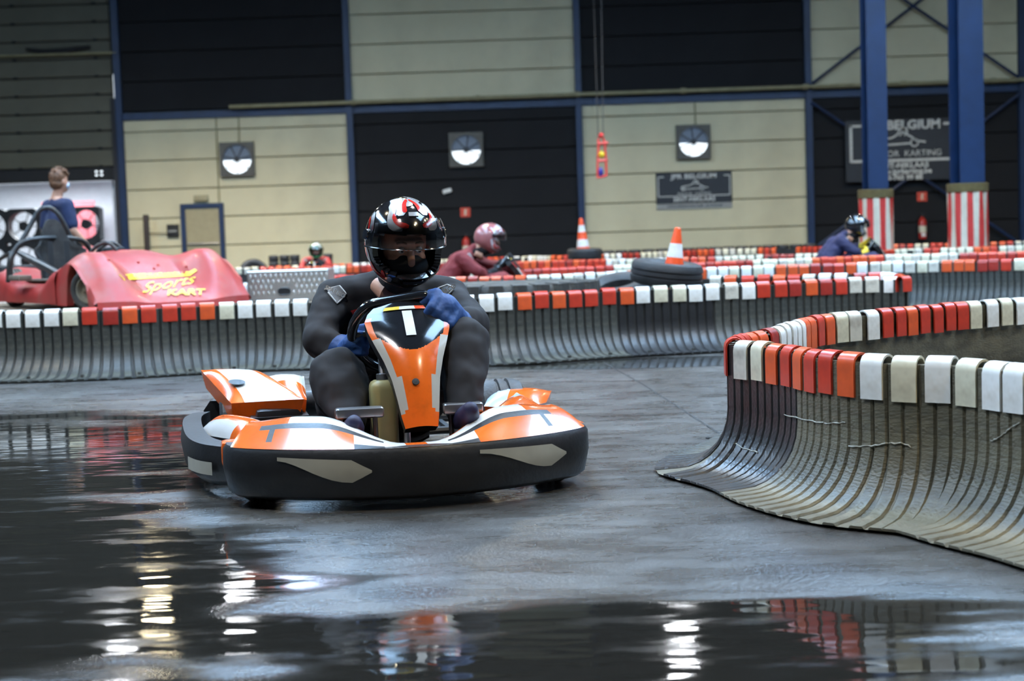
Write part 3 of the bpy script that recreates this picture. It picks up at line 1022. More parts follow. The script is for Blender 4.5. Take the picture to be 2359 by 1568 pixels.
# ------------------------------------------------------------------ high-bay lamps
ORD = 'first second third fourth fifth sixth seventh eighth ninth tenth eleventh twelfth thirteenth fourteenth fifteenth sixteenth'.split()
spots = [(-7.25, 30.0, 6.25, 1), (-7.5, 28.0, 6.9, 0), (-2.2, 28.5, 7.6, 1), (3.0, 28.0, 6.85, 0), (8.2, 28.5, 7.6, 1),
         (-12.5, 27.0, 7.6, 1), (-5.4, 29.0, 5.9, 0), (12.5, 28.0, 7.6, 1),
         (-9.0, 18.0, 8.2, 1), (-1.0, 19.0, 8.2, 1), (7.5, 18.0, 8.2, 1),
         (-6.5, 8.0, 8.4, 1), (1.5, 8.5, 8.4, 0), (8.0, 7.0, 8.4, 1), (-3.0, 1.0, 8.4, 0), (4.5, 0.0, 8.4, 1)]
for k, (x, y, z, warm) in enumerate(spots):
    row_ = 'back wall row' if y > 24 else ('middle row' if y > 12 else 'front row')
    rank = sorted(q[0] for q in spots if (q[1] > 24) == (y > 24) and (12 < q[1] <= 24) == (12 < y <= 24)).index(x)
    l = thing('high_bay_lamp', '%s high-bay roof lamp, %s from the left in the %s' % ('warm' if warm else 'cool white', ORD[rank], row_), 'lamp', (x, y, z), 0, 'high-bay roof lamps')
    obj('reflector', MB().lathe([(0.30, 0.0), (0.24, 0.16), (0.10, 0.24), (0.08, 0.42), (0, 0.43)], 20), 'lampbody', l)
    obj('lens', MB().lathe([(0.0, 0.02), (0.27, 0.025)], 20), 'lensW' if warm else 'lensC', l)
    obj('suspension', MB().tube([Vector((0, 0, 0.42)), Vector((0, 0, HZ - z))], 0.012, 6), 'wire', l)
    area_light('lamp_light', (0, 0, -0.02), 0.5, 0.5, LAMP_POWER, LAMP_WARM if warm else LAMP_COOL, 'DISK', parent=l, spread=R(132))
# ------------------------------------------------------------------ track barriers
BH, FOOT = 0.455, 0.275


def prof_pts(off=0.0):
    pts = [(0.0, BH), (0.0, 0.33), (0.0, 0.23)]
    a_, b_ = 0.20, 0.215
    for i in range(1, 8):
        t = PI / 2 * i / 7
        pts.append((a_ * (1 - math.cos(t)), 0.23 - b_ * math.sin(t)))
    pts.append((FOOT, 0.010))
    out = []
    for i, p in enumerate(pts):
        a, b = pts[max(i - 1, 0)], pts[min(i + 1, len(pts) - 1)]
        d = Vector((b[0] - a[0], b[1] - a[1])).normalized()
        n = Vector((-d.y, d.x))            # outward (towards the track / upwards)
        out.append((p[0] + n.x * off, p[1] + n.y * off))
    return out


def rib_mesh(width=0.054, th=0.009):
    mb = MB()
    lo, hi = prof_pts(0.0), prof_pts(th)
    rows = []
    for (n0, z0), (n1, z1) in zip(lo, hi):
        rows.append([(-width / 2, n0, z0), (-width / 2 + 0.006, n1, z1), (width / 2 - 0.006, n1, z1), (width / 2, n0, z0)])
    mb.grid(rows, flip=True)
    mb.add(rows[0], [(0, 1, 2, 3)])
    mb.add(rows[-1], [(3, 2, 1, 0)])
    return mb.mesh('slat')


RIB = rib_mesh()
RIB_N = rib_mesh(0.047, 0.007)


def cap_mesh(width=0.10, drop=0.082):
    mb = MB()
    rc, cn, zc = 0.036, -0.022, 0.445
    outer = [(cn + rc, zc - drop)] + [(cn + rc * math.cos(PI * i / 7), zc + rc * math.sin(PI * i / 7)) for i in range(8)] + [(cn - rc, zc - drop)]
    inner = [(cn + rc - 0.007, zc - drop)] + [(cn + (rc - 0.007) * math.cos(PI * i / 7), zc + (rc - 0.007) * math.sin(PI * i / 7)) for i in range(8)] + [(cn - rc + 0.007, zc - drop)]
    h = width / 2
    A = [(-h, n, z) for n, z in outer]
    B = [(h, n, z) for n, z in outer]
    Ci = [(-h, n, z) for n, z in inner]
    D = [(h, n, z) for n, z in inner]
    mb.grid([A, B], flip=False)
    mb.grid([B, D])
    mb.grid([Ci, A])
    mb.grid([D, Ci])
    for e in (0, -1):
        mb.add([A[e], B[e], D[e], Ci[e]], [(0, 1, 2, 3)])
    return mb.mesh('edge_cap')


CAP = cap_mesh()
CAP_N = cap_mesh(0.078, 0.10)


def barrier(label, pts, foot, colour, pitch=0.128, ribs=True, tone=None, rib_mesh_=None, rib_pitch=0.066, bolts=False, samples=14, cap_=None, belt_m=None):
    """pts: ground polyline; foot=+1 puts the curved foot on the left of the path, -1 on the right"""
    path = spline([Vector((p[0], p[1], 0)) for p in pts], samples)
    L = [0.0]
    for a, b in zip(path, path[1:]):
        L.append(L[-1] + (b - a).length)

    def at(s_):
        s_ = max(0.0, min(L[-1] - 1e-6, s_))
        lo, hi = 0, len(L) - 1
        while hi - lo > 1:
            md = (lo + hi) // 2
            if L[md] <= s_:
                lo = md
            else:
                hi = md
        t = (s_ - L[lo]) / max(L[hi] - L[lo], 1e-9)
        p = path[lo].lerp(path[hi], t)
        a, b = path[max(lo - 1, 0)], path[min(hi + 1, len(path) - 1)]
        d = (b - a).normalized()
        return p, d
    o0 = at(L[-1] / 2)[0]
    root = thing('track_barrier', label, 'barrier', o0, 0, 'rubber track barriers')
    mb = MB()
    n = int(L[-1] / (0.033 if ribs else 0.25)) + 2
    fr, bk = prof_pts(-0.001), prof_pts(-0.016)
    rf, rb = [], []
    for i in range(n):
        p, d = at(L[-1] * i / (n - 1))
        nn = Vector((-d.y, d.x, 0)) * foot
        q = p - o0
        rf.append([q + nn * a + Vector((0, 0, z)) for a, z in fr])
        w_ = 0.006 * (i % 2) if ribs else 0
        rb.append([q + nn * (a - w_ - 0.018) + Vector((0, 0, max(z, 0.004))) for a, z in bk])
    full = [[*a, *reversed(b)] for a, b in zip(rf, rb)]
    mb.grid(full, closed=True, flip=foot > 0)
    obj('belt', mb, belt_m or ('belt' if ribs else 'rib_black'), root, 25)
    if ribs:
        k = 0
        s_ = rib_pitch / 2
        while s_ < L[-1]:
            p, d = at(s_)
            ang = math.atan2(d.y, d.x) + (0 if foot > 0 else PI)
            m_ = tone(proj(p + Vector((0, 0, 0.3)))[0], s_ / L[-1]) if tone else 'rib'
            place('slat', rib_mesh_ or RIB, m_, root, p - o0, ang)
            if bolts and k % 5 == 2:
                q = p - o0 + Vector((-d.y, d.x, 0)) * foot * 0.20
                obj('anchor_bolt', MB().lathe([(0.0, 0.016), (0.012, 0.015), (0.014, 0.0)], 8), 'bolt', root).location = q + Vector((0, 0, 0.026))
            s_ += rib_pitch
            k += 1
    s_ = pitch / 2
    while s_ < L[-1]:
        p, d = at(s_ + random.uniform(-0.008, 0.008))
        ang = math.atan2(d.y, d.x) + (0 if foot > 0 else PI) + random.uniform(-0.03, 0.03)
        c_ = colour(proj(p + Vector((0, 0, 0.45)))[0], s_ / L[-1])
        if c_:
            u = random.random()
            if c_ == 'W':
                m_ = 'capW' if u < 0.65 else ('capI' if u < 0.88 else 'capD')
            elif c_ == 'I':
                m_ = 'capI' if u < 0.7 else 'capD'
            elif c_ == 'D':
                m_ = 'capK' if u < 0.5 else 'capR'
            else:
                m_ = 'capO' if u < 0.42 else ('capR' if u < 0.85 else 'capK')
            place('edge_cap', cap_ or CAP, m_, root, p - o0 + Vector((0, 0, random.uniform(-0.004, 0.004))), ang)
        s_ += pitch
    return root, at, L[-1]


def tops(px_list, z=0.478):
    return [G(x, y, z) for x, y in px_list]


def bands(lst, default='R'):
    def f(x, t):
        for x0, x1, c in lst:
            if x0 <= x < x1:
                return c
        return default
    return f


# A: the long barrier behind the kart that turns round at its right end
frontA = tops([(-260, 722), (0, 716), (250, 708), (600, 693), (1095, 679), (1420, 664), (1730, 651), (1900, 643), (1985, 639)])
tipA = tops([(2052, 637), (2090, 636)])
a_end = tops([(2050, 627), (1950, 629.5), (1820, 632), (1690, 635), (1625, 636)])
nA = len(frontA) + 2


def colA(x, t):
    if t < 0.80:
        return bands([(-400, -130, 'R'), (-130, 176, 'W'), (176, 490, 'R'), (490, 800, 'W'), (800, 1000, 'R'), (1000, 1200, 'W'), (1200, 1480, 'R'), (1480, 1753, 'W'), (1753, 1968, 'R'), (1968, 2055, 'W')], 'R')(x, t)
    return bands([(1500, 1682, 'W'), (1682, 1838, 'R'), (1838, 1965, 'W'), (1965, 2045, 'R')], 'W')(x, t)


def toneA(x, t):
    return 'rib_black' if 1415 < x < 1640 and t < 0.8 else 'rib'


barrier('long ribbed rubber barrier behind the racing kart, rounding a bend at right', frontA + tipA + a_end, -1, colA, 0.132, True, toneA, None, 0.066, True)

# N: the near hairpin at the right
frontN = [G(2640, 868, 0.478), G(2480, 850, 0.478)] + tops([(2343, 838), (2203, 825), (2009, 819), (1888, 808), (1810, 795), (1742, 787), (1697, 783)])
backN = tops([(1677, 779), (1705, 767), (1762, 756), (1803, 744), (1845, 731), (1902, 722), (2009, 713), (2101, 704), (2198, 695), (2324, 686), (2420, 678), (2520, 670)])


def colN(x, t):
    if t < TN:
        return bands([(1500, 1755, 'W'), (1755, 1960, 'R')], 'W')(x, t)
    return bands([(1500, 1772, 'R'), (1772, 1828, 'W'), (1828, 1898, 'R'), (1898, 2008, 'W'), (2008, 2112, 'R'), (2112, 2136, None), (2136, 2210, 'R')], 'W')(x, t)


_p = spline([Vector((p.x, p.y, 0)) for p in frontN + backN], 14)
_l = [0.0]
for a, b in zip(_p, _p[1:]):
    _l.append(_l[-1] + (b - a).length)
TN = _l[14 * (len(frontN) - 1) + 10] / _l[-1]


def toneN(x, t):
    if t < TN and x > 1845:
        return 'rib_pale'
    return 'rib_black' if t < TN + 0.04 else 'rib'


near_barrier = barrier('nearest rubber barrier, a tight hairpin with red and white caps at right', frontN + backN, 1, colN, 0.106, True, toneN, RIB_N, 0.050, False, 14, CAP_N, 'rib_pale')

# B and the three rows behind it
rowB = tops([(560, 652), (700, 648), (835, 645), (1000, 640), (1212, 634), (1430, 625), (1623, 616), (1837, 609), (1995, 604), (2156, 600), (2357, 596), (2500, 592)])
barrier('ribbed barrier behind the loop, its shiny foot showing at far right', rowB, -1,
        bands([(700, 780, 'W'), (780, 960, 'R'), (960, 1055, 'I'), (1055, 1225, 'R'), (1225, 1445, 'W'), (1445, 1620, 'R'), (1620, 1792, 'W'), (1792, 1982, 'R'), (1982, 2172, 'W'), (2172, 2335, 'R')], 'W'), 0.122, True, None, None, 0.066)
row3 = tops([(600, 640), (760, 634), (1000, 627), (1360, 613), (1591, 605), (1733, 599), (1900, 592.5), (2040, 587), (2196, 583), (2400, 577)])
barrier('third row of red and cream capped barrier counted from the back wall', row3, -1,
        bands([(560, 1085, 'D'), (1085, 1105, 'I'), (1105, 1405, 'D'), (1405, 1470, 'I'), (1470, 1730, 'D'), (1730, 1875, 'I'), (1875, 2038, 'R'), (2038, 2198, 'I')], 'D'), 0.115, False)
row2 = tops([(600, 618), (760, 613), (1008, 606.5), (1314, 599), (1460, 596), (1610, 592), (1750, 587), (1900, 583), (2071, 574), (2200, 570), (2420, 563)])
barrier('second row of red and cream capped barrier counted from the back wall', row2, -1,
        bands([(560, 762, 'R'), (762, 795, 'W'), (795, 1066, 'R'), (1066, 1150, 'I'), (1150, 1402, 'R'), (1402, 1560, 'W'), (1560, 1645, 'R'), (1645, 1750, 'I'), (1750, 1840, 'D'), (1840, 1897, 'I'), (1897, 2065, 'R'), (2065, 2126, 'I'), (2126, 2166, 'D'), (2166, 2240, 'I'), (2240, 2300, 'R')], 'I'), 0.125, False)
row1 = tops([(540, 617), (700, 611), (850, 605), (1178, 591), (1300, 588.5), (1474, 581.5), (1655, 574), (1800, 570), (1940, 567), (2100, 562), (2281, 557.5), (2420, 553)])
barrier('rearmost row of capped barrier, just in front of the back wall', row1, -1,
        bands([(540, 598, 'I'), (598, 674, 'R'), (674, 700, 'I'), (700, 815, 'R'), (815, 880, 'W'), (880, 1062, 'I'), (1062, 1178, 'R'), (1178, 1268, 'W'), (1268, 1388, 'R'), (1388, 1426, 'W'), (1426, 1474, 'R'), (1474, 1540, 'I'), (1540, 1652, 'R'), (1652, 1743, 'I'), (1743, 1786, 'R'), (1786, 1838, None), (1838, 2100, 'R'), (2100, 2150, 'I'), (2150, 2330, 'R')], 'I'), 0.145, False)


# ------------------------------------------------------------------ tyres and cones
def tyre_profile(ro, ri, w, grooves=2):
    h = w / 2
    pr = [(ri, -h * 0.62), (ri + (ro - ri) * 0.25, -h * 0.92), (ri + (ro - ri) * 0.6, -h), (ro - (ro - ri) * 0.12, -h * 0.88), (ro, -h * 0.62)]
    for g in range(grooves):
        z = -h * 0.45 + (h * 0.9) * (g + 0.5) / grooves
        pr += [(ro + 0.003, z - 0.008), (ro - 0.008, z - 0.004), (ro - 0.008, z + 0.004), (ro + 0.003, z + 0.008)]
    pr += [(a, -b) for a, b in reversed(pr[:5])]
    pr += [(ri - 0.012, h * 0.5), (ri - 0.012, -h * 0.5), pr[0]]
    return pr


TY = {}


def tyre(label, loc, ro=0.285, ri=0.165, w=0.19, tilt=(0, 0, 0), m='tyre', group='road tyres', name='tyre'):
    k = (ro, ri, w)
    if k not in TY:
        TY[k] = MB().lathe(tyre_profile(ro, ri, w), 36).mesh('tyre')
    o = place(name, TY[k], m, None, loc)
    o.rotation_euler = tilt
    return tag(o, label, 'tyre', group)


def cone(label, loc, h=0.5, tilt=(0, 0, 0), bands_=None):
    c = thing('traffic_cone', label, 'cone', loc, 0, 'traffic cones on tyres')
    c.rotation_euler = tilt
    obj('cone_base', MB().lathe([(0, 0), (0.148, 0), (0.15, 0.012), (0.14, 0.028), (0.12, 0.032)], 20), 'cone_o', c)
    zs = [0.03, 0.14, 0.215, 0.235, 0.33, 0.35, 0.46, h - 0.012, h]
    rs = lambda z: 0.118 + (0.026 - 0.118) * z / h
    for z0, z1, m_, nm in bands_:
        obj(nm, MB().lathe([(rs(z0) - (0 if m_ == 'cone_o' else -0.001), z0), (rs(z1) - (0 if m_ == 'cone_o' else -0.001), z1)] + ([(rs(z1) * 0.6, z1 + 0.008), (0, z1 + 0.009)] if z1 >= h else []), 24), m_, c)
    return c


ty = 12.15
t0 = P(1536, 632, ty)
tyre('black tyre lying on the floor inside the barrier loop, under another tyre', (t0.x + 0.02, ty, 0.10))
tyre('middle black tyre of the stack inside the barrier loop', (t0.x - 0.01, ty, 0.295))
tyre('tilted black tyre on top of the stack, holding the nearer cone', (t0.x, ty, t0.z + 0.01), tilt=(R(4), R(7), 0))
top = P(1561, 525, ty)
cone('nearer orange and white traffic cone standing in a tilted tyre', (top.x - 0.065, ty, top.z - 0.54), 0.54, (0, R(7), 0), [(0.03, 0.39, 'cone_o', 'lower_band'), (0.39, 0.455, 'cone_w', 'white_band'), (0.31, 0.311, 'cone_o', 'seam')] if False else [(0.03, 0.31, 'cone_o', 'lower_band'), (0.31, 0.42, 'cone_w', 'white_band'), (0.42, 0.54, 'cone_o', 'top_band')])
tx_ = P(1424, 650, 13.25).x
tyre('bottom black tyre of the low stack between tractor tyre and cone', (tx_, 13.25, 0.10))
tyre('tipped top tyre of the low stack between tractor tyre and cone', (tx_, 13.25, 0.375), tilt=(R(14), R(-9), 0))
ty = 24.9
t1 = P(1347, 585, ty)
for k, z in enumerate((0.10, 0.295, 0.50)):
    tyre(('bottom', 'middle', 'top')[k] + ' tyre of the far stack holding the farther cone', (t1.x, ty, z if k < 2 else t1.z))
top = P(1338, 503, ty)
cone('farther orange and white striped cone on a distant tyre stack', (top.x + 0.03, ty, top.z - 0.56), 0.56, (0, R(-3), 0), [(0.03, 0.10, 'cone_o', 'foot_band'), (0.10, 0.22, 'cone_w', 'lower_white_band'), (0.22, 0.34, 'cone_o', 'middle_band'), (0.34, 0.45, 'cone_w', 'upper_white_band'), (0.45, 0.56, 'cone_o', 'top_band')])

# big lugged tractor tyre lying flat behind the barrier
tt = P(1165, 660, 12.45)
tr_ = thing('tractor_tyre', 'big dusty tractor tyre lying flat behind the kart driver', 'tyre', (tt.x, 12.45, 0))
obj('carcass', MB().lathe([(0.42, 0.06), (0.5, 0.01), (0.68, 0.0), (0.735, 0.05), (0.74, 0.25), (0.735, 0.44), (0.70, 0.49), (0.55, 0.50), (0.45, 0.47), (0.40, 0.36), (0.42, 0.06)], 48), 'tyre_dusty', tr_)
lug = MB()
lug.prism([Vector((0.0, -0.055, 0.26)), Vector((0.0, 0.055, 0.26)), Vector((0.0, 0.075, 0.47)), Vector((0.0, -0.035, 0.47))], (0.055, 0, 0))
lug.prism([Vector((-0.12, -0.035, 0.478)), Vector((0.052, -0.035, 0.47)), Vector((0.052, 0.075, 0.47)), Vector((-0.12, 0.05, 0.478))], (0, 0, 0.025))
lug.prism([Vector((0.0, -0.13, 0.02)), Vector((0.0, -0.02, 0.02)), Vector((0.0, 0.055, 0.26)), Vector((0.0, -0.055, 0.26))], (0.055, 0, 0))
lm = lug.mesh('lug')
for k in range(26):
    a = 2 * PI * k / 26
    place('lug', lm, 'tyre_dusty', tr_, (0.715 * math.cos(a), 0.715 * math.sin(a), 0), a, 30)

# kart tyres stacked along the wall
for k in range(16):
    px = 1400 + k * 31
    x = P(px, 570, 31.4).x
    for j in range(4):
        tyre('%s kart tyre in the %s stack from the left along the cream wall' % (('bottom', 'second', 'third', 'topmost')[j], ORD[k]), (x, 31.4, 0.066 + 0.131 * j), 0.135, 0.066, 0.13, m='tyre', group='kart tyre stacks along the wall', name='kart_tyre')
for k, px in enumerate((630, 655, 679, 755)):
    x = P(px, 590, 30.6).x
    for j in range(5):
        tyre('%s kart tyre in the %s small stack behind the green helmet' % (('bottom', 'second', 'middle', 'fourth', 'topmost')[j], ORD[k]), (x, 30.6, 0.066 + 0.131 * j), 0.10, 0.05, 0.13, m='tyre', group='kart tyre stacks behind the green helmet', name='kart_tyre')
q = P(583, 612, 30.2)
o = tyre('larger black tyre standing upright by the wall right of the red car', (q.x, 30.2, 0.30), 0.30, 0.17, 0.2, tilt=(R(80), 0, R(20)), group=None)
# ------------------------------------------------------------------ the racing kart (local: x forward, y to the driver's left, z up)
KO, KDIR = Vector((-0.475, 5.75, 0)), Vector((0.2, -0.98, 0)).normalized()
KRZ = math.atan2(KDIR.y, KDIR.x)
KM = Matrix.Translation(KO) @ Matrix.Rotation(KRZ, 4, 'Z')
KI = KM.inverted()


def KL(px, py, Y):                     # pixel at depth -> kart local
    return KI @ P(px, py, Y)


kart = thing('racing_kart', 'orange, white and black rental kart leading on the wet track', 'kart', KO, KRZ)

# plan outline of the bumper ring, right half mirrored from the left
front_plan = [(0.50, 0.615), (0.58, 0.612), (0.655, 0.575), (0.745, 0.46), (0.815, 0.32), (0.865, 0.16), (0.885, 0.0)]


def smooth_plan(pl, n=6):
    return spline([(x, y, 0) for x, y in pl], n)


fp = smooth_plan(front_plan + [(x, -y) for x, y in reversed(front_plan[:-1])], 5)


def plan_normals(path):
    out = []
    for i, p in enumerate(path):
        a, b = path[max(i - 1, 0)], path[min(i + 1, len(path) - 1)]
        d = (b - a).normalized()
        out.append(Vector((d.y, -d.x, 0)))
    return out


def skirt(name, path, sec, m, parent=kart, outward=1):
    nn = plan_normals(path)
    rows = []
    for p, n in zip(path, nn):
        rows.append([p + n * (o_ * outward) + Vector((0, 0, z)) for o_, z in sec])
    mb = MB().grid(rows, closed=True)
    mb.add(rows[0], [tuple(range(len(sec)))])
    mb.add(rows[-1], [tuple(reversed(range(len(sec))))])
    return obj(name, mb, m, parent, 50)


nf = plan_normals(fp)
sgn = 1 if nf[len(nf) // 2].x > 0 else -1
SEC_F = [(-0.05, 0.04), (-0.022, 0.036), (0.000, 0.052), (0.016, 0.13), (0.014, 0.19), (0.002, 0.208), (-0.05, 0.206)]
bump_ = skirt('front_bumper', fp, SEC_F, 'kblack', kart, sgn)
# pale wedge decals on the front bumper

def fp_at(t):
    i = t * (len(fp) - 1)
    k = min(int(i), len(fp) - 2)
    return fp[k].lerp(fp[k + 1], i - k), nf[k].lerp(nf[k + 1], i - k).normalized() * sgn


def sec_off(z):
    for (o0, z0), (o1, z1) in zip(SEC_F[1:6], SEC_F[2:7]):
        if z0 <= z <= z1:
            return o0 + (o1 - o0) * (z - z0) / (z1 - z0)
    return 0.0


def wedge(t_a, t_b, flip):
    rows = []
    n = 10
    for i in range(n + 1):
        u = i / n
        t = t_a + (t_b - t_a) * u
        p, nn = fp_at(t)
        v = 1 - u if flip else u
        zt = 0.182 - 0.012 * v
        zb = zt - 0.012 - 0.062 * sm(0.0, 0.75, v)
        if v > 0.8:
            k = (v - 0.8) / 0.2
            zt2, zb2 = zt, zb
            zt = zt2 - (zt2 - 0.135) * k * 0.9
            zb = zb2 + (0.135 - zb2) * k * 0.9
        rows.append([p + nn * (sec_off(z) + 0.004) + Vector((0, 0, z)) for z in (zb, zb + (zt - zb) / 3, zb + (zt - zb) * 2 / 3, zt)])
    obj('bumper_decal', MB().grid(rows), 'decal', bump_, 50)


# path runs from the driver's left (image right) to the driver's right (image left)
wedge(0.585, 0.745, True)
wedge(0.225, 0.405, True)

# side and rear bumper rails
for sy in (1, -1):
    sp = smooth_plan([(0.45, sy * 0.61), (0.32, sy * 0.69), (0.12, sy * 0.735), (-0.2, sy * 0.755), (-0.52, sy * 0.755), (-0.70, sy * 0.72)] if sy < 0 else [(0.44, 0.60), (0.2, 0.665), (-0.2, 0.69), (-0.55, 0.69), (-0.72, 0.67)], 5)
    n0 = plan_normals(sp)[2].y * sy
    sb = skirt('side_bumper', sp, [(-0.06, 0.05), (-0.015, 0.045), (0.012, 0.07), (0.022, 0.13), (0.012, 0.185), (-0.06, 0.19)], 'kblack', kart, 1 if n0 > 0 else -1)
    if sy < 0:
        nn = plan_normals(sp)
        rows = [[p + n * (0.030 * (1 if n0 > 0 else -1)) + Vector((0, 0, z)) for z in (0.085, 0.13)] for p, n in list(zip(sp, nn))[2:9]]
        obj('bumper_decal', MB().grid(rows), 'decal', sb, 50)
rp_ = smooth_plan([(-0.72, 0.66), (-0.84, 0.60), (-0.90, 0.40), (-0.92, 0.0), (-0.90, -0.40), (-0.84, -0.60), (-0.72, -0.66)], 5)
skirt('rear_bumper', rp_, [(-0.05, 0.07), (0.0, 0.065), (0.03, 0.10), (0.03, 0.19), (0.0, 0.23), (-0.05, 0.23)], 'kblack', kart, 1 if plan_normals(rp_)[len(rp_) // 2].x < 0 else -1)
# wheel-house corner posts with orange reflectors
for sy in (1, -1):
    obj('corner_deck', MB().rbox((0.53, sy * 0.545, 0.19), (0.16, 0.13, 0.03), 0.012), 'kblack', kart)
    obj('corner_guard', MB().rbox((0.46, sy * 0.60, 0.165), (0.10, 0.07, 0.085), 0.015), 'orange', kart)

# nose fairing: two lobes either side of the front panel
rows = []
NJ = 61
for j in range(NJ):
    t = j / (NJ - 1)
    p, n = fp_at(0.125 + 0.75 * t)
    ay = abs(p.y)
    bump = 0.085 * sm(0.05, 0.34, ay) * (1 - 0.25 * sm(0.40, 0.60, ay))
    cx_ = Vector((0.28, 0.0, 0))
    inw = (Vector((0.30, p.y * 0.78, 0)) - p)
    inw.normalize()
    ln = 0.14 + 0.13 * sm(0.04, 0.32, ay) - 0.02 * sm(0.5, 0.65, ay)
    row = []
    for k in range(9):
        u = k / 8
        z = 0.206 + bump * math.sin(min(u * 1.25, 1.0) * PI / 2) - 0.02 * max(0, u - 0.8) * 5 * (0.4 + bump * 6)
        row.append(p + n * (0.006 * (1 - u)) + inw * (ln * u) + Vector((0, 0, z)))
    row.append(row[-1] + Vector((0, 0, -0.05)))
    rows.append(row)


def nosemat(i, j):
    ay = abs(rows[i][0].y)
    if ay < 0.10:
        return 1 if ay > 0.045 else 0
    if j == 0:
        return 2 if ay < 0.2 else 0
    if ay > 0.53:
        return 3 if j > 5 else 0
    if 0.475 < ay < 0.50 and j < 4:
        return 2
    if j <= 2:
        return 1 if ay < 0.2 else 0
    if j == 3:
        return 2
    if j in (4, 5):
        return 1 if ay < 0.44 else 0
    return 0 if ay < 0.42 else 1


obj('nose_fairing', MB().grid(rows, matfn=nosemat), ['orange', 'kwhite', 'kblack', 'kgrey'], kart, 50)

# front panel (the tall number shield)
vs_ = [0.0, 0.08, 0.2, 0.35, 0.5, 0.62, 0.74, 0.83, 0.9, 0.95, 0.985, 1.0]
hw_ = [0.056, 0.064, 0.072, 0.083, 0.103, 0.124, 0.143, 0.150, 0.135, 0.112, 0.08, 0.045]
base0, base1 = KL(972, 985, 5.13), KL(930, 694, 5.37)


def panel_hw(v):
    for a, b, c, d in zip(vs_, vs_[1:], hw_, hw_[1:]):
        if a <= v <= b:
            return c + (d - c) * (v - a) / (b - a)
    return hw_[-1]


axis = (base1 - base0)
side_ = Vector((0, 1, 0))
side_ = (side_ - axis.normalized() * side_.dot(axis.normalized())).normalized()
norm_ = side_.cross(axis).normalized()
if norm_.x < 0:
    norm_ = -norm_


def panel_pt(u, v, off=0.0):
    w_ = panel_hw(v)
    bulge = 0.035 * (1 - u * u) * (0.4 + 0.6 * math.sin(PI * min(v * 1.05, 1))) + 0.03 * math.sin(PI * v)
    return base0 + axis * v + side_ * (u * w_) + norm_ * (bulge + off)


NU, NV = 56, 130
rows = [[panel_pt(-1 + 2 * j / NU, i / NV) for j in range(NU + 1)] for i in range(NV + 1)]


def panmat(i, j):
    u, v = -1 + 2 * (j + 0.5) / NU, (i + 0.5) / NV
    au = abs(u)
    curve = 0.545 + 0.20 * au * au
    if v > 0.80 and v > 0.99:
        return 2
    if v > curve and au < 0.86 - 0.0 * v + (0.3 if v > 0.86 else 0):
        return 2
    if au > 0.80:
        return 0 if v > 0.68 else (1 if v > 0.10 else 0)
    if au > 0.60:
        return 0 if v > 0.36 else (1 if v > 0.12 else 0)
    return 0


pan = obj('front_panel', MB().grid(rows, matfn=panmat), ['orange', 'kgrey', 'kgloss'], kart, 60)
edge = []
for i in range(NV + 1):
    edge.append(panel_pt(-1, i / NV))
top_ = [panel_pt(-1 + 2 * j / 10, 1) for j in range(1, 10)]
loop = edge + top_ + [panel_pt(1, i / NV) for i in reversed(range(NV + 1))]
back = [p - norm_ * 0.055 + (base0 + axis * 0.5 - p) * 0.04 for p in loop]
rim_ = MB().grid([loop, back])
rim_.add(back, [tuple(range(len(back)))])
obj('panel_rim', rim_, 'kblack', pan, 60)


def on_panel(cu, cv, scale):
    def f(v):
        h = axis.length
        vv = cv + v.y * scale / h
        return panel_pt(cu + v.x * scale / panel_hw(vv), vv, 0.004 + v.z)
    return f


nb = MB().text('1', 0.13, on_panel(0.0, 0.765, 1.0), 0, bold=0.011, sub=0.02)
obj('race_number', nb, 'kwhite', pan, 0)
bd = MB()
bd.grid([[panel_pt(-0.62 + 1.15 * j / 8, v, 0.004) for j in range(9)] for v in (0.905, 0.935)], matfn=lambda i, j: 0 if j < 3 else (1 if j < 6 else 2))
obj('sponsor_strip', bd, ['yellow', 'kwhite', 'cone_o'], pan, 0)
obj('panel_screw', MB().lathe([(0, 0.004), (0.012, 0.003), (0.013, 0)], 10, c=panel_pt(-0.1, 0.30, 0.002), mat=norm_.to_track_quat('Z', 'Y').to_matrix()), 'black', pan)

# steering wheel
wc = KL(928, 764, 5.46)
wn = Vector((-0.80, 0, 0.60)).normalized()      # wheel axis, towards the driver
wx = Vector((0, 1, 0))
wy = wn.cross(wx).normalized()
if wy.z < 0:
    wy = -wy
sw_t = R(-10)
ring = []
for k in range(40):
    a = 2 * PI * k / 40
    ca, sa = math.cos(a), math.sin(a)
    sa2 = min(sa, 0.84)
    p = (wx * ca + wy * sa2) * 0.182
    ring.append(wc + Matrix.Rotation(sw_t, 3, wn) @ p)
sw_o = obj('steering_wheel', MB().tube(ring, 0.0185, 12, closed=True), 'kgloss', kart)
hub = MB().lathe([(0, -0.012), (0.05, -0.012), (0.05, 0.012), (0, 0.012)], 16, c=wc, mat=wn.to_track_quat('Z', 'Y').to_matrix())
for a in (0.15, PI - 0.15, -PI / 2):
    q = wc + Matrix.Rotation(sw_t, 3, wn) @ ((wx * math.cos(a) + wy * math.sin(a)) * 0.168)
    hub.tube([wc, q], 0.012, 8)
obj('wheel_spokes', hub, 'darksteel', sw_o)
obj('steering_column', MB().tube([wc, Vector((0.50, 0, 0.14))], 0.012, 8), 'steel', kart)

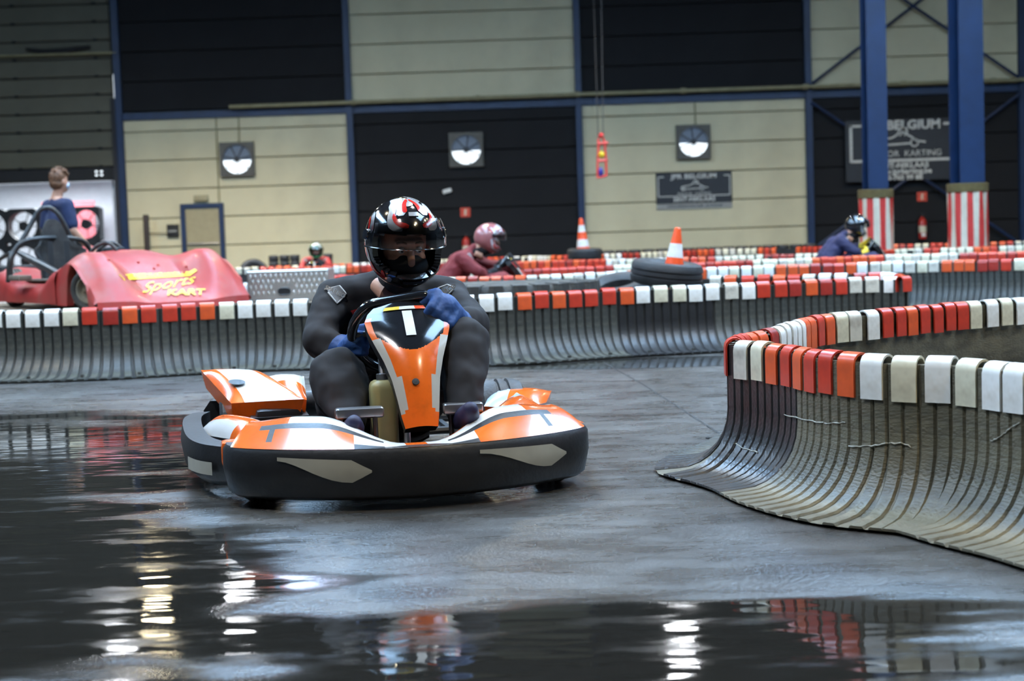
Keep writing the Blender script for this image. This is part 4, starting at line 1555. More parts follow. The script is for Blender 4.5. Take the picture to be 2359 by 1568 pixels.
# chassis, floor tray, seat, tank, pedals
ch = MB()
for sy in (1, -1):
    ch.tube([Vector(v) for v in ((0.78, sy * 0.20, 0.08), (0.45, sy * 0.24, 0.07), (0.1, sy * 0.30, 0.07), (-0.4, sy * 0.32, 0.07), (-0.8, sy * 0.3, 0.09))], 0.016, 8)
for x, w_ in ((0.76, 0.2), (0.42, 0.52), (0.05, 0.30), (-0.45, 0.60), (-0.80, 0.31)):
    ch.tube([Vector((x, -w_, 0.085)), Vector((x, w_, 0.085))], 0.016, 8)
for x in (0.25, -0.3):
    for sy in (1, -1):
        ch.tube([Vector((x, sy * 0.28, 0.08)), Vector((x, sy * 0.64, 0.11))], 0.014, 8)
obj('chassis_frame', ch, 'darksteel', kart)
obj('floor_tray', MB().rbox((0.36, 0, 0.052), (0.80, 0.50, 0.012), 0.004, seg=1), 'darksteel', kart)
st = []
for k, (x, z, hw, dep) in enumerate(((0.02, 0.10, 0.15, 0.03), (-0.12, 0.075, 0.17, 0.07), (-0.30, 0.075, 0.185, 0.12), (-0.45, 0.11, 0.19, 0.17), (-0.53, 0.20, 0.195, 0.17), (-0.58, 0.32, 0.19, 0.12), (-0.62, 0.43, 0.15, 0.06))):
    row = []
    for j in range(13):
        u = -1 + 2 * j / 12
        tilt = Vector((0.6 * abs(u) ** 3 * dep if z > 0.15 else 0.0, 0, (abs(u) ** 3) * (dep if z < 0.15 else dep * 0.35)))
        row.append(Vector((x, u * hw, z)) + tilt)
    st.append(row)
st = [st[0]] + st
seat_rows = [[Vector(p) for p in r_] for r_ in st]
mbs = MB().grid(seat_rows)
mbs.grid([[p + Vector((-0.012, 0, -0.012)) for p in r_] for r_ in seat_rows], flip=True)
obj('seat', mbs, 'seat', kart, 60)
tk = KL(884, 945, 5.28)
obj('fuel_tank', MB().rbox((tk.x, tk.y, 0.235), (0.11, 0.094, 0.31), 0.035, seg=4), 'tank', kart)
obj('tank_cap', MB().lathe([(0.022, 0.385), (0.022, 0.41), (0, 0.412)], 12, c=(tk.x, tk.y, 0)).tube([Vector((tk.x - 0.02, tk.y, 0.40)), Vector((tk.x - 0.05, tk.y, 0.46)), Vector((tk.x - 0.08, tk.y + 0.02, 0.40))], 0.008, 6), 'steel', kart)
for a, b in (((772, 950), (884, 950)), ((1018, 940), (1112, 938))):
    pa, pb = KL(*a, 5.12 if a[0] < 900 else 5.20), KL(*b, 5.12 if a[0] < 900 else 5.20)
    c_ = (pa + pb) / 2
    obj('foot_guard', MB().rbox(c_, (0.05, (pb - pa).length, 0.038), 0.012, seg=3), 'steel', kart)
    for q in (pa, pb):
        s_ = 0.03 if q.y < c_.y else -0.03
        obj('guard_stay', MB().tube([q + Vector((0, s_, -0.012)), Vector((q.x + 0.02, q.y + s_, 0.09))], 0.009, 8), 'darksteel', kart)
for y_ in (-0.20, 0.18):
    obj('pedal', MB().tube([Vector((0.60, y_, 0.08)), Vector((0.63, y_, 0.20))], 0.008, 6).rbox((0.632, y_, 0.205), (0.02, 0.07, 0.035), 0.006), 'steel', kart)
en = MB().rbox((-0.30, -0.40, 0.16), (0.22, 0.18, 0.15), 0.02)
for k in range(4):
    en.box((-0.30, -0.40, 0.10 + 0.035 * k), (0.26, 0.22, 0.008))
obj('engine', en, 'darksteel', kart)
obj('exhaust_muffler', MB().tube([Vector((-0.70, -0.40, 0.2)), Vector((-0.70, 0.25, 0.2))], 0.055, 14), 'darksteel', kart)


# side pods and rear fenders
def wedge_shell(name, corners, z_side, m, matfn, parent=kart, nu=16, nv=12, bulge=0.02):
    """corners: rear-outer, rear-inner, front-inner, front-outer on the top surface"""
    a, b, c, d = [Vector(v) for v in corners]
    rows = []
    for i in range(nv + 1):
        v = i / nv
        row = []
        for j in range(nu + 1):
            u = j / nu
            p = a.lerp(b, u).lerp(d.lerp(c, u), v)
            edge = (1 - (2 * u - 1) ** 6) * (1 - (2 * v - 1) ** 6)
            p = p + Vector((0, 0, bulge * (1 - (2 * u - 1) ** 2) * (1 - (2 * v - 1) ** 2) - 0.018 * (1 - edge)))
            row.append(p)
        rows.append(row)
    mb = MB().grid(rows, matfn=matfn)
    ringp = rows[0] + [r_[-1] for r_ in rows[1:]] + list(reversed(rows[-1][:-1])) + [r_[0] for r_ in reversed(rows[1:-1])]
    cen = sum(ringp, Vector()) / len(ringp)
    low = [Vector((p.x + (cen.x - p.x) * 0.10, p.y + (cen.y - p.y) * 0.10, p.z - z_side)) for p in ringp]
    nm = len(m) - 1
    mb.grid([ringp, low], closed=True, mi=nm)
    mb.add(low, [tuple(range(len(low)))], nm)
    return obj(name, mb, m, parent, 50)


def fend_r(i, j):
    if j < 3 or i < 2:
        return 0
    if 3 <= j < 12 and i > 3:
        return 1
    return 1 if j < 12 else 0


# driver's right side, the side that shows large at image left
ra, rb_, rc, rd = KL(462, 842, 6.32), KL(600, 846, 6.22), KL(700, 908, 5.86), KL(532, 918, 5.92)
fr_s = wedge_shell('rear_fender', (ra, rb_, rc, rd), 0.075, ['orange', 'kwhite', 'orange'], fend_r)  # white top paints the skylight reflection along with a white sticker
cc = (ra + rd * 2.2 + rc * 0.6) / 3.8 + Vector((0, 0, 0.010))
disc = MB()
_ex, _ey = (rc - rd).normalized(), (ra - rd).normalized()
disc.poly([rd.lerp(rc, 0.22) + (ra - rd) * 0.30 + (_ex * math.cos(t) + _ey * math.sin(t)) * 0.035 + Vector((0, 0, 0.022)) for t in [2 * PI * k / 20 for k in range(20)]])
obj('round_sticker', disc, 'kblack', fr_s, 0)
ra2, rb2, rc2, rd2 = KL(600, 862, 6.3), KL(700, 856, 6.25), KL(706, 910, 5.95), KL(640, 902, 6.0)
wedge_shell('engine_cover', (ra2, rb2, rc2, rd2), 0.06, ['kwhite', 'orange', 'orange'], lambda i, j: 0 if i < 7 else 1)
pa_, pb_, pc_, pd_ = KL(452, 988, 5.86), KL(502, 948, 5.88), KL(620, 964, 5.44), KL(556, 1004, 5.42)
wedge_shell('side_pod', (pa_, pb_, pc_, pd_), 0.07, ['orange', 'kwhite', 'kblack'], lambda i, j: 1 if j < 7 and i < 9 else 0)
# driver's left side, bluish reflection painted as pale blue patches
la, lb, lc, ld = KL(1290, 955, 5.92), KL(1190, 893, 6.02), KL(1110, 962, 5.56), KL(1180, 985, 5.48)
wedge_shell('side_pod', (la, lb, lc, ld), 0.10, ['orange', 'kreflect', 'orange'], lambda i, j: 1 if j > 11 and i < 4 else 0, bulge=0.035)
la, lb, lc, ld = KL(1270, 890, 6.42), KL(1130, 893, 6.38), KL(1115, 925, 6.1), KL(1250, 935, 6.12)
wedge_shell('rear_fender', (la, lb, lc, ld), 0.07, ['orange', 'kreflect', 'orange'], lambda i, j: 1 if j > 9 else 0)

# wheels
for x, y_, w_, r_, st_ in ((0.50, 0.50, 0.12, 0.128, R(-14)), (0.50, -0.50, 0.12, 0.128, R(-14)), (-0.52, 0.53, 0.19, 0.138, 0), (-0.52, -0.53, 0.19, 0.138, 0)):
    wm = Matrix.Rotation(st_, 3, 'Z') @ Matrix.Rotation(PI / 2, 3, 'X')
    wh = obj('wheel', MB().lathe(tyre_profile(r_, 0.065, w_), 28, c=(x, y_, r_), mat=wm), 'tyre', kart)
    obj('wheel_rim', MB().lathe([(0.0, -w_ * 0.25), (0.05, -w_ * 0.28), (0.062, -w_ * 0.38), (0.062, w_ * 0.38), (0.05, w_ * 0.28), (0, w_ * 0.25)], 18, c=(x, y_, r_), mat=wm), 'darksteel', wh)
obj('rear_axle', MB().tube([Vector((-0.52, -0.5, 0.138)), Vector((-0.52, 0.5, 0.138))], 0.016, 10), 'steel', kart)

# ------------------------------------------------------------------ the kart driver
drv = thing('person', 'driver in black race suit, blue gloves and black helmet gripping the steering wheel', 'person', KO, KRZ)
hip = Vector((-0.36, 0, 0.20))
chest = Vector((-0.21, -0.01, 0.45))
shR, shL = KL(772, 690, 5.80), KL(1030, 688, 5.84)
neck = (shR + shL) / 2 + Vector((0.04, 0, 0.04))
elR, wrR = KL(735, 785, 5.62), KL(796, 812, 5.54)
elL, wrL = KL(1088, 745, 5.62), KL(1046, 748, 5.47)
knR, anR = KL(777, 865, 5.38), KL(806, 975, 5.20)
knL, anL = KL(1072, 785, 5.40), KL(1066, 945, 5.24)
hpR, hpL = hip + Vector((0.02, -0.12, 0)), hip + Vector((0.02, 0.12, 0))
body = organic([
    [(hip, 0.15), (Vector((-0.30, 0, 0.33)), 0.150), (chest, 0.162), ((chest + neck) / 2 + Vector((0.0, 0, 0.02)), 0.150), (neck, 0.075), (neck + Vector((0.06, 0, 0.06)), 0.06)],
    [(hip + Vector((0, -0.05, 0)), 0.14), (chest + Vector((0, -0.08, 0)), 0.13), (shR + Vector((0, 0.06, -0.02)), 0.095)],
    [(hip + Vector((0, 0.05, 0)), 0.14), (chest + Vector((0, 0.08, 0)), 0.13), (shL + Vector((0, -0.06, -0.02)), 0.095)],
    [(neck, 0.08), (shR, 0.082), (shR.lerp(elR, 0.5), 0.077), (elR, 0.066), (elR.lerp(wrR, 0.5), 0.062), (wrR, 0.046)],
    [(neck, 0.08), (shL, 0.082), (shL.lerp(elL, 0.5), 0.077), (elL, 0.066), (elL.lerp(wrL, 0.5), 0.058), (wrL, 0.046)],
    [(hpR, 0.13), (hpR.lerp(knR, 0.5), 0.108), (knR, 0.103), (knR.lerp(anR, 0.35), 0.095), (knR.lerp(anR, 0.75), 0.068), (anR, 0.055)],
    [(hpL, 0.13), (hpL.lerp(knL, 0.5), 0.108), (knL, 0.09), (knL.lerp(anL, 0.35), 0.088), (knL.lerp(anL, 0.75), 0.072), (anL, 0.058)],
], 0.011, 5)
crumple(body, 0.011)
suit = place('race_suit', body, 'suit', drv, smooth=180)
for an in (anR, anL):
    sh = organic([[(an + Vector((-0.035, 0, -0.035)), 0.043), (an + Vector((0.03, 0, -0.03)), 0.045), (an + Vector((0.12, 0, 0.0)), 0.038), (an + Vector((0.155, 0, 0.02)), 0.028)], [(an, 0.05), (an + Vector((0.03, 0, -0.02)), 0.045)]], 0.008, 3)
    place('shoe', sh, 'shoe', drv, smooth=180)

bvh = BVHTree.FromPolygons([KM @ v.co for v in body.vertices], [tuple(p.vertices) for p in body.polygons])


def drape(px, py, off=0.006):
    d = ray(px, py).normalized()
    h, n, i, dist = bvh.ray_cast(CAM, d)
    if h is None:
        return None
    return KI @ (h + n * off)


def patch(name, quad, m, parent, n=8, off=0.006):
    rows = []
    for i in range(n + 1):
        v = i / n
        row = []
        for j in range(n + 1):
            u = j / n
            x = (quad[0][0] * (1 - u) + quad[1][0] * u) * (1 - v) + (quad[3][0] * (1 - u) + quad[2][0] * u) * v
            y = (quad[0][1] * (1 - u) + quad[1][1] * u) * (1 - v) + (quad[3][1] * (1 - u) + quad[2][1] * u) * v
            q = drape(x, y, off)
            if q is None:
                return None
            row.append(q)
        rows.append(row)
    return obj(name, MB().grid(rows), m, parent, 60)


def draped_line(name, pts, r_, m, parent):
    q = []
    for a, b in zip(pts, pts[1:]):
        for k in range(6):
            z = drape(a[0] + (b[0] - a[0]) * k / 6, a[1] + (b[1] - a[1]) * k / 6, 0.004)
            if z:
                q.append(z)
    if len(q) > 2:
        obj(name, MB().tube(q, r_, 6), m, parent)


ep = patch('shoulder_patch', ((752, 668), (783, 660), (797, 676), (776, 698)), 'suit_grey', suit)
patch('shoulder_patch', ((1012, 664), (1034, 660), (1046, 668), (1030, 690)), 'black', suit, off=0.005)
draped_line('suit_piping', ((1006, 672), (1010, 664), (1030, 657), (1046, 664)), 0.003, 'suit_white', suit)
draped_line('suit_piping', ((1006, 674), (1024, 688), (1048, 666)), 0.003, 'suit_white', suit)
draped_line('suit_piping', ((748, 668), (783, 659), (798, 676), (776, 700), (752, 670)), 0.003, 'suit_white', suit)
for bx, by, ang, sx in ((772, 676, -0.45, 1), (1030, 674, 0.5, 1)):
    c_ = drape(bx, by, 0.01)
    if c_:
        d_ = (ray(bx, by)).normalized()
        zax = (KI.to_3x3() @ -d_).normalized()
        xax = (KI.to_3x3() @ _RT)
        yax = zax.cross(xax).normalized()
        mt = Matrix((xax, yax, zax)).transposed().to_4x4()
        mb_ = MB().text('SPARCO', 0.022, Matrix.Translation(c_ + zax * 0.004) @ mt @ Matrix.Rotation(ang, 4, 'Z'), 0, 0.001, bold=0.0006)
        obj('shoulder_lettering', mb_, 'suit_white', suit, 0)
patch('red_trim', ((806, 716), (846, 703), (846, 714), (812, 724)), 'suit_red', suit, off=0.005)


# gloves: palm, four fingers, thumb closed round the rim
def glove(wr, grip, tang, out, knuck, side, sc=1.0):
    """wr wrist, grip point on the rim, tang rim direction, out away from the wheel (towards the camera)"""
    tang, out = tang.normalized(), out.normalized()
    palm = grip + knuck * 0.035
    chains = [[(wr, 0.043), (wr.lerp(palm, 0.35), 0.042), (palm, 0.040)]]
    up_ = (grip - wr)
    up_.normalize()
    for k in range(4):
        o_ = tang * ((k - 1.5) * 0.023)
        base = palm + o_ + knuck * 0.004
        chains.append([(palm + o_ * 0.8, 0.026), (base + up_ * 0.010 + knuck * 0.012, 0.0165), (grip + o_ + knuck * 0.028 + out * 0.022, 0.0145), (grip + o_ + out * 0.036, 0.0135), (grip + o_ - knuck * 0.022 + out * 0.024, 0.012)])
    tb = palm - tang * 0.05 * side
    chains.append([(palm - tang * 0.02 * side, 0.026), (tb, 0.018), (grip - tang * 0.060 * side - knuck * 0.012 - out * 0.012, 0.0145), (grip - tang * 0.066 * side - knuck * 0.028 + out * 0.004, 0.0125)])
    chains = [[(grip + (q - grip) * sc if q is not wr else q, r_ * sc) for q, r_ in c_] for c_ in chains]
    return organic(chains, 0.0055, 6)


RWH = Matrix.Rotation(sw_t, 3, wn)
gR = KL(836, 790, 5.47)
gL = KL(1008, 733, 5.38)
glR = place('glove', glove(wrR, gR, Vector((0.1, 0.15, 1.0)), Vector((1, -0.35, 0.0)), Vector((0.15, -1.0, 0.05)).normalized(), -1), 'glove', drv, smooth=180)
glL = place('glove', glove(wrL, gL, Vector((0.0, 0.75, -0.75)), Vector((1, 0.1, 0.25)), Vector((-0.1, 0.6, 0.8)).normalized(), 1, 1.3), 'glove', drv, smooth=180)
for wr, el in ((wrR, elR), (wrL, elL)):
    d_ = (el - wr).normalized()
    obj('glove_cuff', MB().tube([wr - d_ * 0.010, wr + d_ * 0.012, wr + d_ * 0.035], [0.048, 0.053, 0.060], 16), 'glove', drv)

# head inside the helmet
hc = KL(929, 556, 5.56)
HR = Matrix.Rotation(R(9), 3, 'Z') @ Matrix.Rotation(R(13), 3, 'Y')    # x forward, pitched down, turned to the driver's left


def HP(x, y, z):
    return hc + HR @ Vector((x, y, z))


head = organic([[(HP(-0.02, 0, 0.045), 0.088), (HP(0.0, 0, -0.01), 0.085)], [(HP(0.015, 0, -0.05), 0.07), (HP(0.045, 0, -0.085), 0.045)], [(HP(-0.04, 0, -0.06), 0.06), (neck + Vector((0.02, 0, 0.0)), 0.062)],
                [(HP(0.079, 0.0, 0.006), 0.016), (HP(0.109, 0, -0.052), 0.014), (HP(0.102, 0, -0.060), 0.016)],
                [(HP(0.074, -0.04, 0.012), 0.016), (HP(0.086, 0, 0.012), 0.014), (HP(0.074, 0.04, 0.012), 0.016)], [(HP(0.062, -0.045, -0.05), 0.020), (HP(0.05, -0.05, -0.05), 0.022)], [(HP(0.062, 0.045, -0.05), 0.020), (HP(0.05, 0.05, -0.05), 0.022)]], 0.006, 3)
hd = place('head', head, 'skin', drv, smooth=180)


def blob(name, c, r_, m, parent, sx=(1, 1, 1)):
    prof = [(math.cos(a), math.sin(a)) for a in [-PI / 2 + PI * i / 8 for i in range(9)]]
    mt = HR @ Matrix.Diagonal((r_ * sx[0], r_ * sx[1], r_ * sx[2]))
    return obj(name, MB().lathe(prof, 14, c=c, mat=mt), m, parent)


for sy in (-1, 1):
    e_ = blob('eye', HP(0.086, sy * 0.033, -0.012), 0.0125, 'eye_w', hd)
    blob('pupil', HP(0.0965, sy * 0.033, -0.014), 0.0055, 'eye_d', e_)
    obj('eyebrow', MB().tube([HP(0.092, sy * 0.016, 0.012), HP(0.096, sy * 0.033, 0.017), HP(0.084, sy * 0.05, 0.012)], 0.0045, 6), 'hair', hd)
obj('mouth', MB().tube([HP(0.085, -0.02, -0.072), HP(0.094, 0, -0.072), HP(0.085, 0.02, -0.072)], 0.006, 6), 'suit_red', hd)
place('balaclava', organic([[(HP(0.035, 0, -0.085), 0.072), (HP(0.0, 0, -0.10), 0.078)], [(HP(0.052, -0.032, -0.082), 0.050), (HP(0.066, 0, -0.080), 0.052), (HP(0.052, 0.032, -0.082), 0.050)], [(HP(0.0, 0, -0.11), 0.070), (neck + Vector((0.0, 0, 0.01)), 0.072)]], 0.008, 3), 'bala', drv, smooth=180)
obj('throat', MB().tube([KL(868, 655, 5.70), KL(890, 672, 5.66), KL(925, 690, 5.66)], [0.03, 0.042, 0.03], 12), 'skin', hd)

# helmet shell: az from the face direction, el above the horizon
HA, HB, HC = 0.170, 0.139, 0.160


def hs(az, el, off=0.0):
    ca, sa, ce_, se = math.cos(az), math.sin(az), math.cos(el), math.sin(el)
    d = Vector((ca * ce_, sa * ce_, se))
    r_ = 1 / math.sqrt((d.x / HA) ** 2 + (d.y / HB) ** 2 + (d.z / HC) ** 2)
    front = max(0, ca) * ce_
    chin = 0.020 * sm(R(-12), R(-34), el) * front ** 0.7 + 0.006 * front * sm(R(-8), R(20), el)
    back = -0.012 * sm(R(-20), R(-50), el) * max(0, -ca)
    p = d * (r_ + chin + back + off)
    p.z = max(p.z, -0.150 - 0.028 * max(0, ca) + 0.0)
    return p


def port(az, el):                      # inside the face opening
    a = abs(az) / R(66)
    if a > 1:
        return False
    top, bot = R(21) - R(3) * a * a, R(-35) + R(18) * a ** 2.2
    return bot < el < top


NA, NE = 96, 56
els = [R(-72) + R(162) * i / NE for i in range(NE + 1)]
azs = [-PI + 2 * PI * j / NA for j in range(NA)]
mb = MB()
rows = [[hc + HR @ hs(a, e) for a in azs] for e in els]
o0 = len(mb.v)
for r_ in rows:
    mb.v += [tuple(p) for p in r_]
for i in range(NE):
    for j in range(NA):
        k = (j + 1) % NA
        ac, ec = azs[j] + PI / NA, (els[i] + els[i + 1]) / 2
        if port(ac, ec):
            continue
        mb.f.append((i * NA + j, i * NA + k, (i + 1) * NA + k, (i + 1) * NA + j))
        mb.m.append(0)
hl_me = mb.mesh('helmet_shell')
ho = bpy.data.objects.new('tmp', hl_me)
C.objects.link(ho)
md = ho.modifiers.new('s', 'SOLIDIFY')
md.thickness, md.offset = 0.022, -1
dg = bpy.context.evaluated_depsgraph_get()
hl2 = bpy.data.meshes.new_from_object(ho.evaluated_get(dg))
bpy.data.objects.remove(ho)
helmet = place('helmet', hl2, 'hel_b', drv, smooth=50)


def hstrip(name, pts, w0, m, off=0.0025, n=8, parent=helmet):
    """ribbon on the helmet: pts of (az, el) in degrees, half width in degrees"""
    c_ = spline([Vector((a, e, 0)) for a, e in pts], n)
    rows = []
    for i, p in enumerate(c_):
        d = (c_[min(i + 1, len(c_) - 1)] - c_[max(i - 1, 0)])
        d.x *= math.cos(R(p.y))
        d.normalize()
        t = i / (len(c_) - 1)
        w_ = 1.25 * (w0 if not isinstance(w0, (tuple, list)) else w0[0] + (w0[1] - w0[0]) * t) * (0.35 + 0.65 * min(1, 6 * min(t, 1 - t) + 0.2))
        nx, ny = -d.y / max(math.cos(R(p.y)), 0.2), d.x
        rows.append([hc + HR @ hs(R(p.x + nx * w_ * k), R(p.y + ny * w_ * k), off) for k in (-1, -0.33, 0.33, 1)])
    return obj(name, MB().grid(rows), m, parent, 60)


for sy in (-1, 1):
    hstrip('silver_stripe', [(sy * 20, 78), (sy * 26, 66), (sy * 24, 54), (sy * 22, 45)], (3.0, 5.0), 'hel_s')
    hstrip('red_stripe', [(sy * 8, 79), (sy * 17, 68), (sy * 17, 57), (sy * 15, 50)], (1.6, 2.6), 'hel_r', 0.0032)
    hstrip('silver_stripe', [(sy * 60, 66), (sy * 44, 56), (sy * 40, 44), (sy * 34, 32), (sy * 18, 27)], (3.5, 4.5), 'hel_s')
    hstrip('red_stripe', [(sy * 36, 48), (sy * 31, 39), (sy * 22, 33), (sy * 10, 30)], (1.6, 3.0), 'hel_r', 0.0036)
    hstrip('silver_stripe', [(sy * 104, 44), (sy * 88, 38), (sy * 78, 28), (sy * 72, 18)], (3.5, 4.0), 'hel_s')
    hstrip('red_stripe', [(sy * 106, 36), (sy * 92, 30), (sy * 84, 20)], 2.2, 'hel_r', 0.0034)
    hstrip('silver_stripe', [(sy * 88, -4), (sy * 80, -22), (sy * 68, -38), (sy * 46, -44), (sy * 34, -36)], (3.0, 3.6), 'hel_s')
    hstrip('red_stripe', [(sy * 74, -24), (sy * 62, -36), (sy * 48, -38), (sy * 46, -28)], 2.4, 'hel_r', 0.0034)
hstrip('silver_stripe', [(0, 62), (0, 74), (180, 84)], (6.0, 7.0), 'hel_s')
# raised tinted visor
rows = []
for i in range(13):
    e = R(3) + R(36) * i / 12
    rows.append([hc + HR @ hs(R(-84) + R(168) * j / 40, e - R(6) * (abs(j - 20) / 20) ** 2, 0.013) for j in range(41)])
vz = obj('visor', MB().grid(rows), 'visor', helmet, 60)
obj('visor_edge', MB().tube(rows[0], 0.0028, 6), 'kgloss', vz)
for sy in (-1, 1):
    c_ = hs(sy * R(80), R(14), 0.012)
    obj('visor_pivot', MB().lathe([(0.0, 0.008), (0.018, 0.006), (0.021, -0.006)], 16, c=hc + HR @ c_, mat=HR @ Vector(c_).to_track_quat('Z', 'Y').to_matrix()), 'kgloss', helmet)
obj('chin_vent', MB().grid([[hc + HR @ hs(R(-16 + 32 * j / 8), R(e), 0.004) for j in range(9)] for e in (-44, -41, -38)]), 'lining', helmet, 60)
obj('top_vent', MB().grid([[hc + HR @ hs(R(-9 + 18 * j / 6), R(e), 0.004) for j in range(7)] for e in (44, 47, 50)]), 'hel_s', helmet, 60)


# ------------------------------------------------------------------ three more karts out on the far track
def bg_kart(px, py, Y, heading, klab, plab, kmap, pmap, sc=1.0):
    h = P(px, py, Y)
    hl = Matrix.Rotation(heading, 3, 'Z') @ Vector((hc.x, hc.y, 0)) * sc
    loc = Vector((h.x - hl.x, Y - hl.y, 0))
    k = copy_tree(kart, None, kmap, klab)
    k.location, k.rotation_euler = loc, (0, 0, heading)
    d = copy_tree(drv, None, pmap, plab)
    d.location, d.rotation_euler = loc, (0, 0, heading)
    k.scale = d.scale = (sc, sc, sc)
    return k, d


kart['group'] = 'rental karts'
drv['group'] = 'kart drivers'
bg_kart(1128, 556, 16.6, R(-2), 'red kart crossing between the far barriers, right of the driver', 'driver in maroon suit and white-pink helmet, on the red kart right of the leader',
        {'kart_orange': 'bgred', 'kart_pale_blue': 'kwhite'}, {'race_suit': 'suit_mar', 'helmet_black': 'hel_p', 'helmet_silver': 'hel_w', 'glove_blue': 'suit'})
bg_kart(728, 578, 26.35, R(-86), 'dark kart heading this way far behind the aluminium box', 'driver in red suit and green-white helmet, above the aluminium box',
        {'kart_orange': 'bgdark', 'kart_white': 'kgrey'}, {'race_suit': 'suit_red', 'helmet_black': 'hel_g', 'helmet_silver': 'hel_w', 'helmet_red': 'hel_w', 'glove_blue': 'suit'}, 0.86)
bg_kart(1974, 531, 21.2, R(4), 'dark kart passing the striped column pads', 'driver in purple-blue suit and dark helmet by the striped column pads',
        {'kart_orange': 'bgdark', 'kart_white': 'bgdark', 'kart_pale_blue': 'bgdark'}, {'race_suit': 'suit_blue', 'helmet_red': 'hel_w', 'glove_blue': 'yellow'})
# ------------------------------------------------------------------ red two-seater sports kart on its display platform
PZ = 0.37
plat = thing('display_platform', 'low wooden display platform under the red sports kart', 'platform', (-3.4, 13.7, 0))
for k in range(10):
    obj('deck_board', MB().rbox((0, 0, 0), (4.6, 0.30, 0.03), 0.004, seg=1), 'wood', plat).location = (0, -1.43 + 0.318 * k, PZ - 0.015)
fb_ = MB()
for x in (-2.1, -0.7, 0.7, 2.1):
    fb_.box((x, 0, (PZ - 0.03) / 2), (0.08, 3.0, PZ - 0.03))
obj('platform_frame', fb_, 'wood', plat, 0)

CF = Vector((math.sin(R(35)), -math.cos(R(35)), 0))
CRZ = math.atan2(CF.y, CF.x)
CO = Vector((-3.225, 13.22, PZ + 0.005))
CMx = Matrix.Translation(CO) @ Matrix.Rotation(CRZ, 4, 'Z')
CIx = CMx.inverted()


def CL(px, py, Y):
    return CIx @ P(px, py, Y)


car = thing('sports_kart_car', 'dusty red open two-seater sports kart with yellow lettering, behind the left barrier', 'car', CO, CRZ)
WR, WXF = 0.175, 0.41


def lerp_tab(tab, x):                  # smooth curve through a table of (x, z)
    n = len(tab)
    x = max(tab[0][0], min(tab[-1][0] - 1e-9, x))
    for i in range(n - 1):
        if tab[i][0] <= x <= tab[i + 1][0]:
            break
    def sl(k):
        a, b = max(k - 1, 0), min(k + 1, n - 1)
        return (tab[b][1] - tab[a][1]) / (tab[b][0] - tab[a][0])
    h = tab[i + 1][0] - tab[i][0]
    t = (x - tab[i][0]) / h
    return ((2 * t ** 3 - 3 * t * t + 1) * tab[i][1] + (t ** 3 - 2 * t * t + t) * h * sl(i)
            + (-2 * t ** 3 + 3 * t * t) * tab[i + 1][1] + (t ** 3 - t * t) * h * sl(i + 1))


HOOD = [(-0.30, 0.475), (-0.1, 0.455), (0.15, 0.385), (0.4, 0.285), (0.65, 0.18), (0.85, 0.10), (0.98, 0.055)]
FEND = [(-0.30, 0.35), (-0.1, 0.405), (0.15, 0.465), (0.36, 0.48), (0.55, 0.42), (0.75, 0.29), (0.9, 0.15), (0.98, 0.07)]


def car_z(x, y):
    ay = abs(y)
    g = sm(0.20, 0.46, ay)
    z = lerp_tab(HOOD, x) * (1 - g) + lerp_tab(FEND, x) * g
    z += 0.02 * math.cos(min(1, ay / 0.3) * PI / 2) * sm(0.9, 0.2, x)
    z -= 0.085 * sm(0.52, 0.67, ay) ** 1.4 * sm(1.0, 0.6, x)
    return z


def nose_x(y):                          # the nose is rounded in plan
    return 0.97 - 0.16 * (abs(y) / 0.66) ** 2.4


NX, NY = 44, 56
rows = []
for i in range(NX + 1):
    row = []
    for j in range(NY + 1):
        y = -0.66 + 1.32 * j / NY
        x = -0.28 + (nose_x(y) + 0.28) * i / NX
        xs_ = -0.28 + 1.25 * i / NX
        row.append(Vector((x, y, car_z(xs_, y))))
    rows.append(row)
body_rows = rows
mb = MB().grid(rows)
fl_ = [p + Vector((0.012, 0, -0.06)) for p in rows[-1]]
mb.grid([rows[-1], fl_])
for sgn_, col_ in ((-1, 0), (1, NY)):
    top_ = [r_[col_] for r_ in rows]
    lowr = []
    for p in top_:
        d2 = 0.245 ** 2 - (p.x - WXF) ** 2
        zb = 0.04
        if d2 > 0:
            zb = max(zb, 0.165 + math.sqrt(d2))
        lowr.append(Vector((p.x, p.y + sgn_ * 0.018, min(p.z - 0.012, zb))))
    mid = [a.lerp(b, 0.5) + Vector((0, sgn_ * 0.016, 0)) for a, b in zip(top_, lowr)]
    mb.grid([top_, mid, lowr], flip=sgn_ > 0)
    lip = [p - Vector((0, sgn_ * 0.06, 0)) for p in lowr]
    mb.grid([lowr, lip], flip=sgn_ > 0)
nose_o = obj('front_bodywork', mb, 'redbody', car, 60)
cbvh = BVHTree.FromPolygons([CMx @ Vector(v) for v in mb.v], mb.f)


def cdrape(px, py, off=0.006):
    h, n, i, d = cbvh.ray_cast(CAM, ray(px, py).normalized())
    if h is None:
        return None
    if n.dot(CAM - h) < 0:
        n = -n
    return CIx @ (h + n * off)


def car_quad(q, n=10, off=0.005):
    rr_ = []
    for i in range(5):
        v = i / 4
        row = []
        for j in range(n + 1):
            u = j / n
            x = (q[0][0] * (1 - u) + q[1][0] * u) * (1 - v) + (q[3][0] * (1 - u) + q[2][0] * u) * v
            y = (q[0][1] * (1 - u) + q[1][1] * u) * (1 - v) + (q[3][1] * (1 - u) + q[2][1] * u) * v
            row.append(cdrape(x, y, off))
        rr_.append(row)
    return rr_


bn = MB().grid(car_quad(((274, 633), (436, 626), (438, 636), (286, 646))))
bn.grid(car_quad(((436, 626), (450, 619), (455, 624), (438, 636)), 4))
obj('name_banner', bn, 'yellow', nose_o, 0)


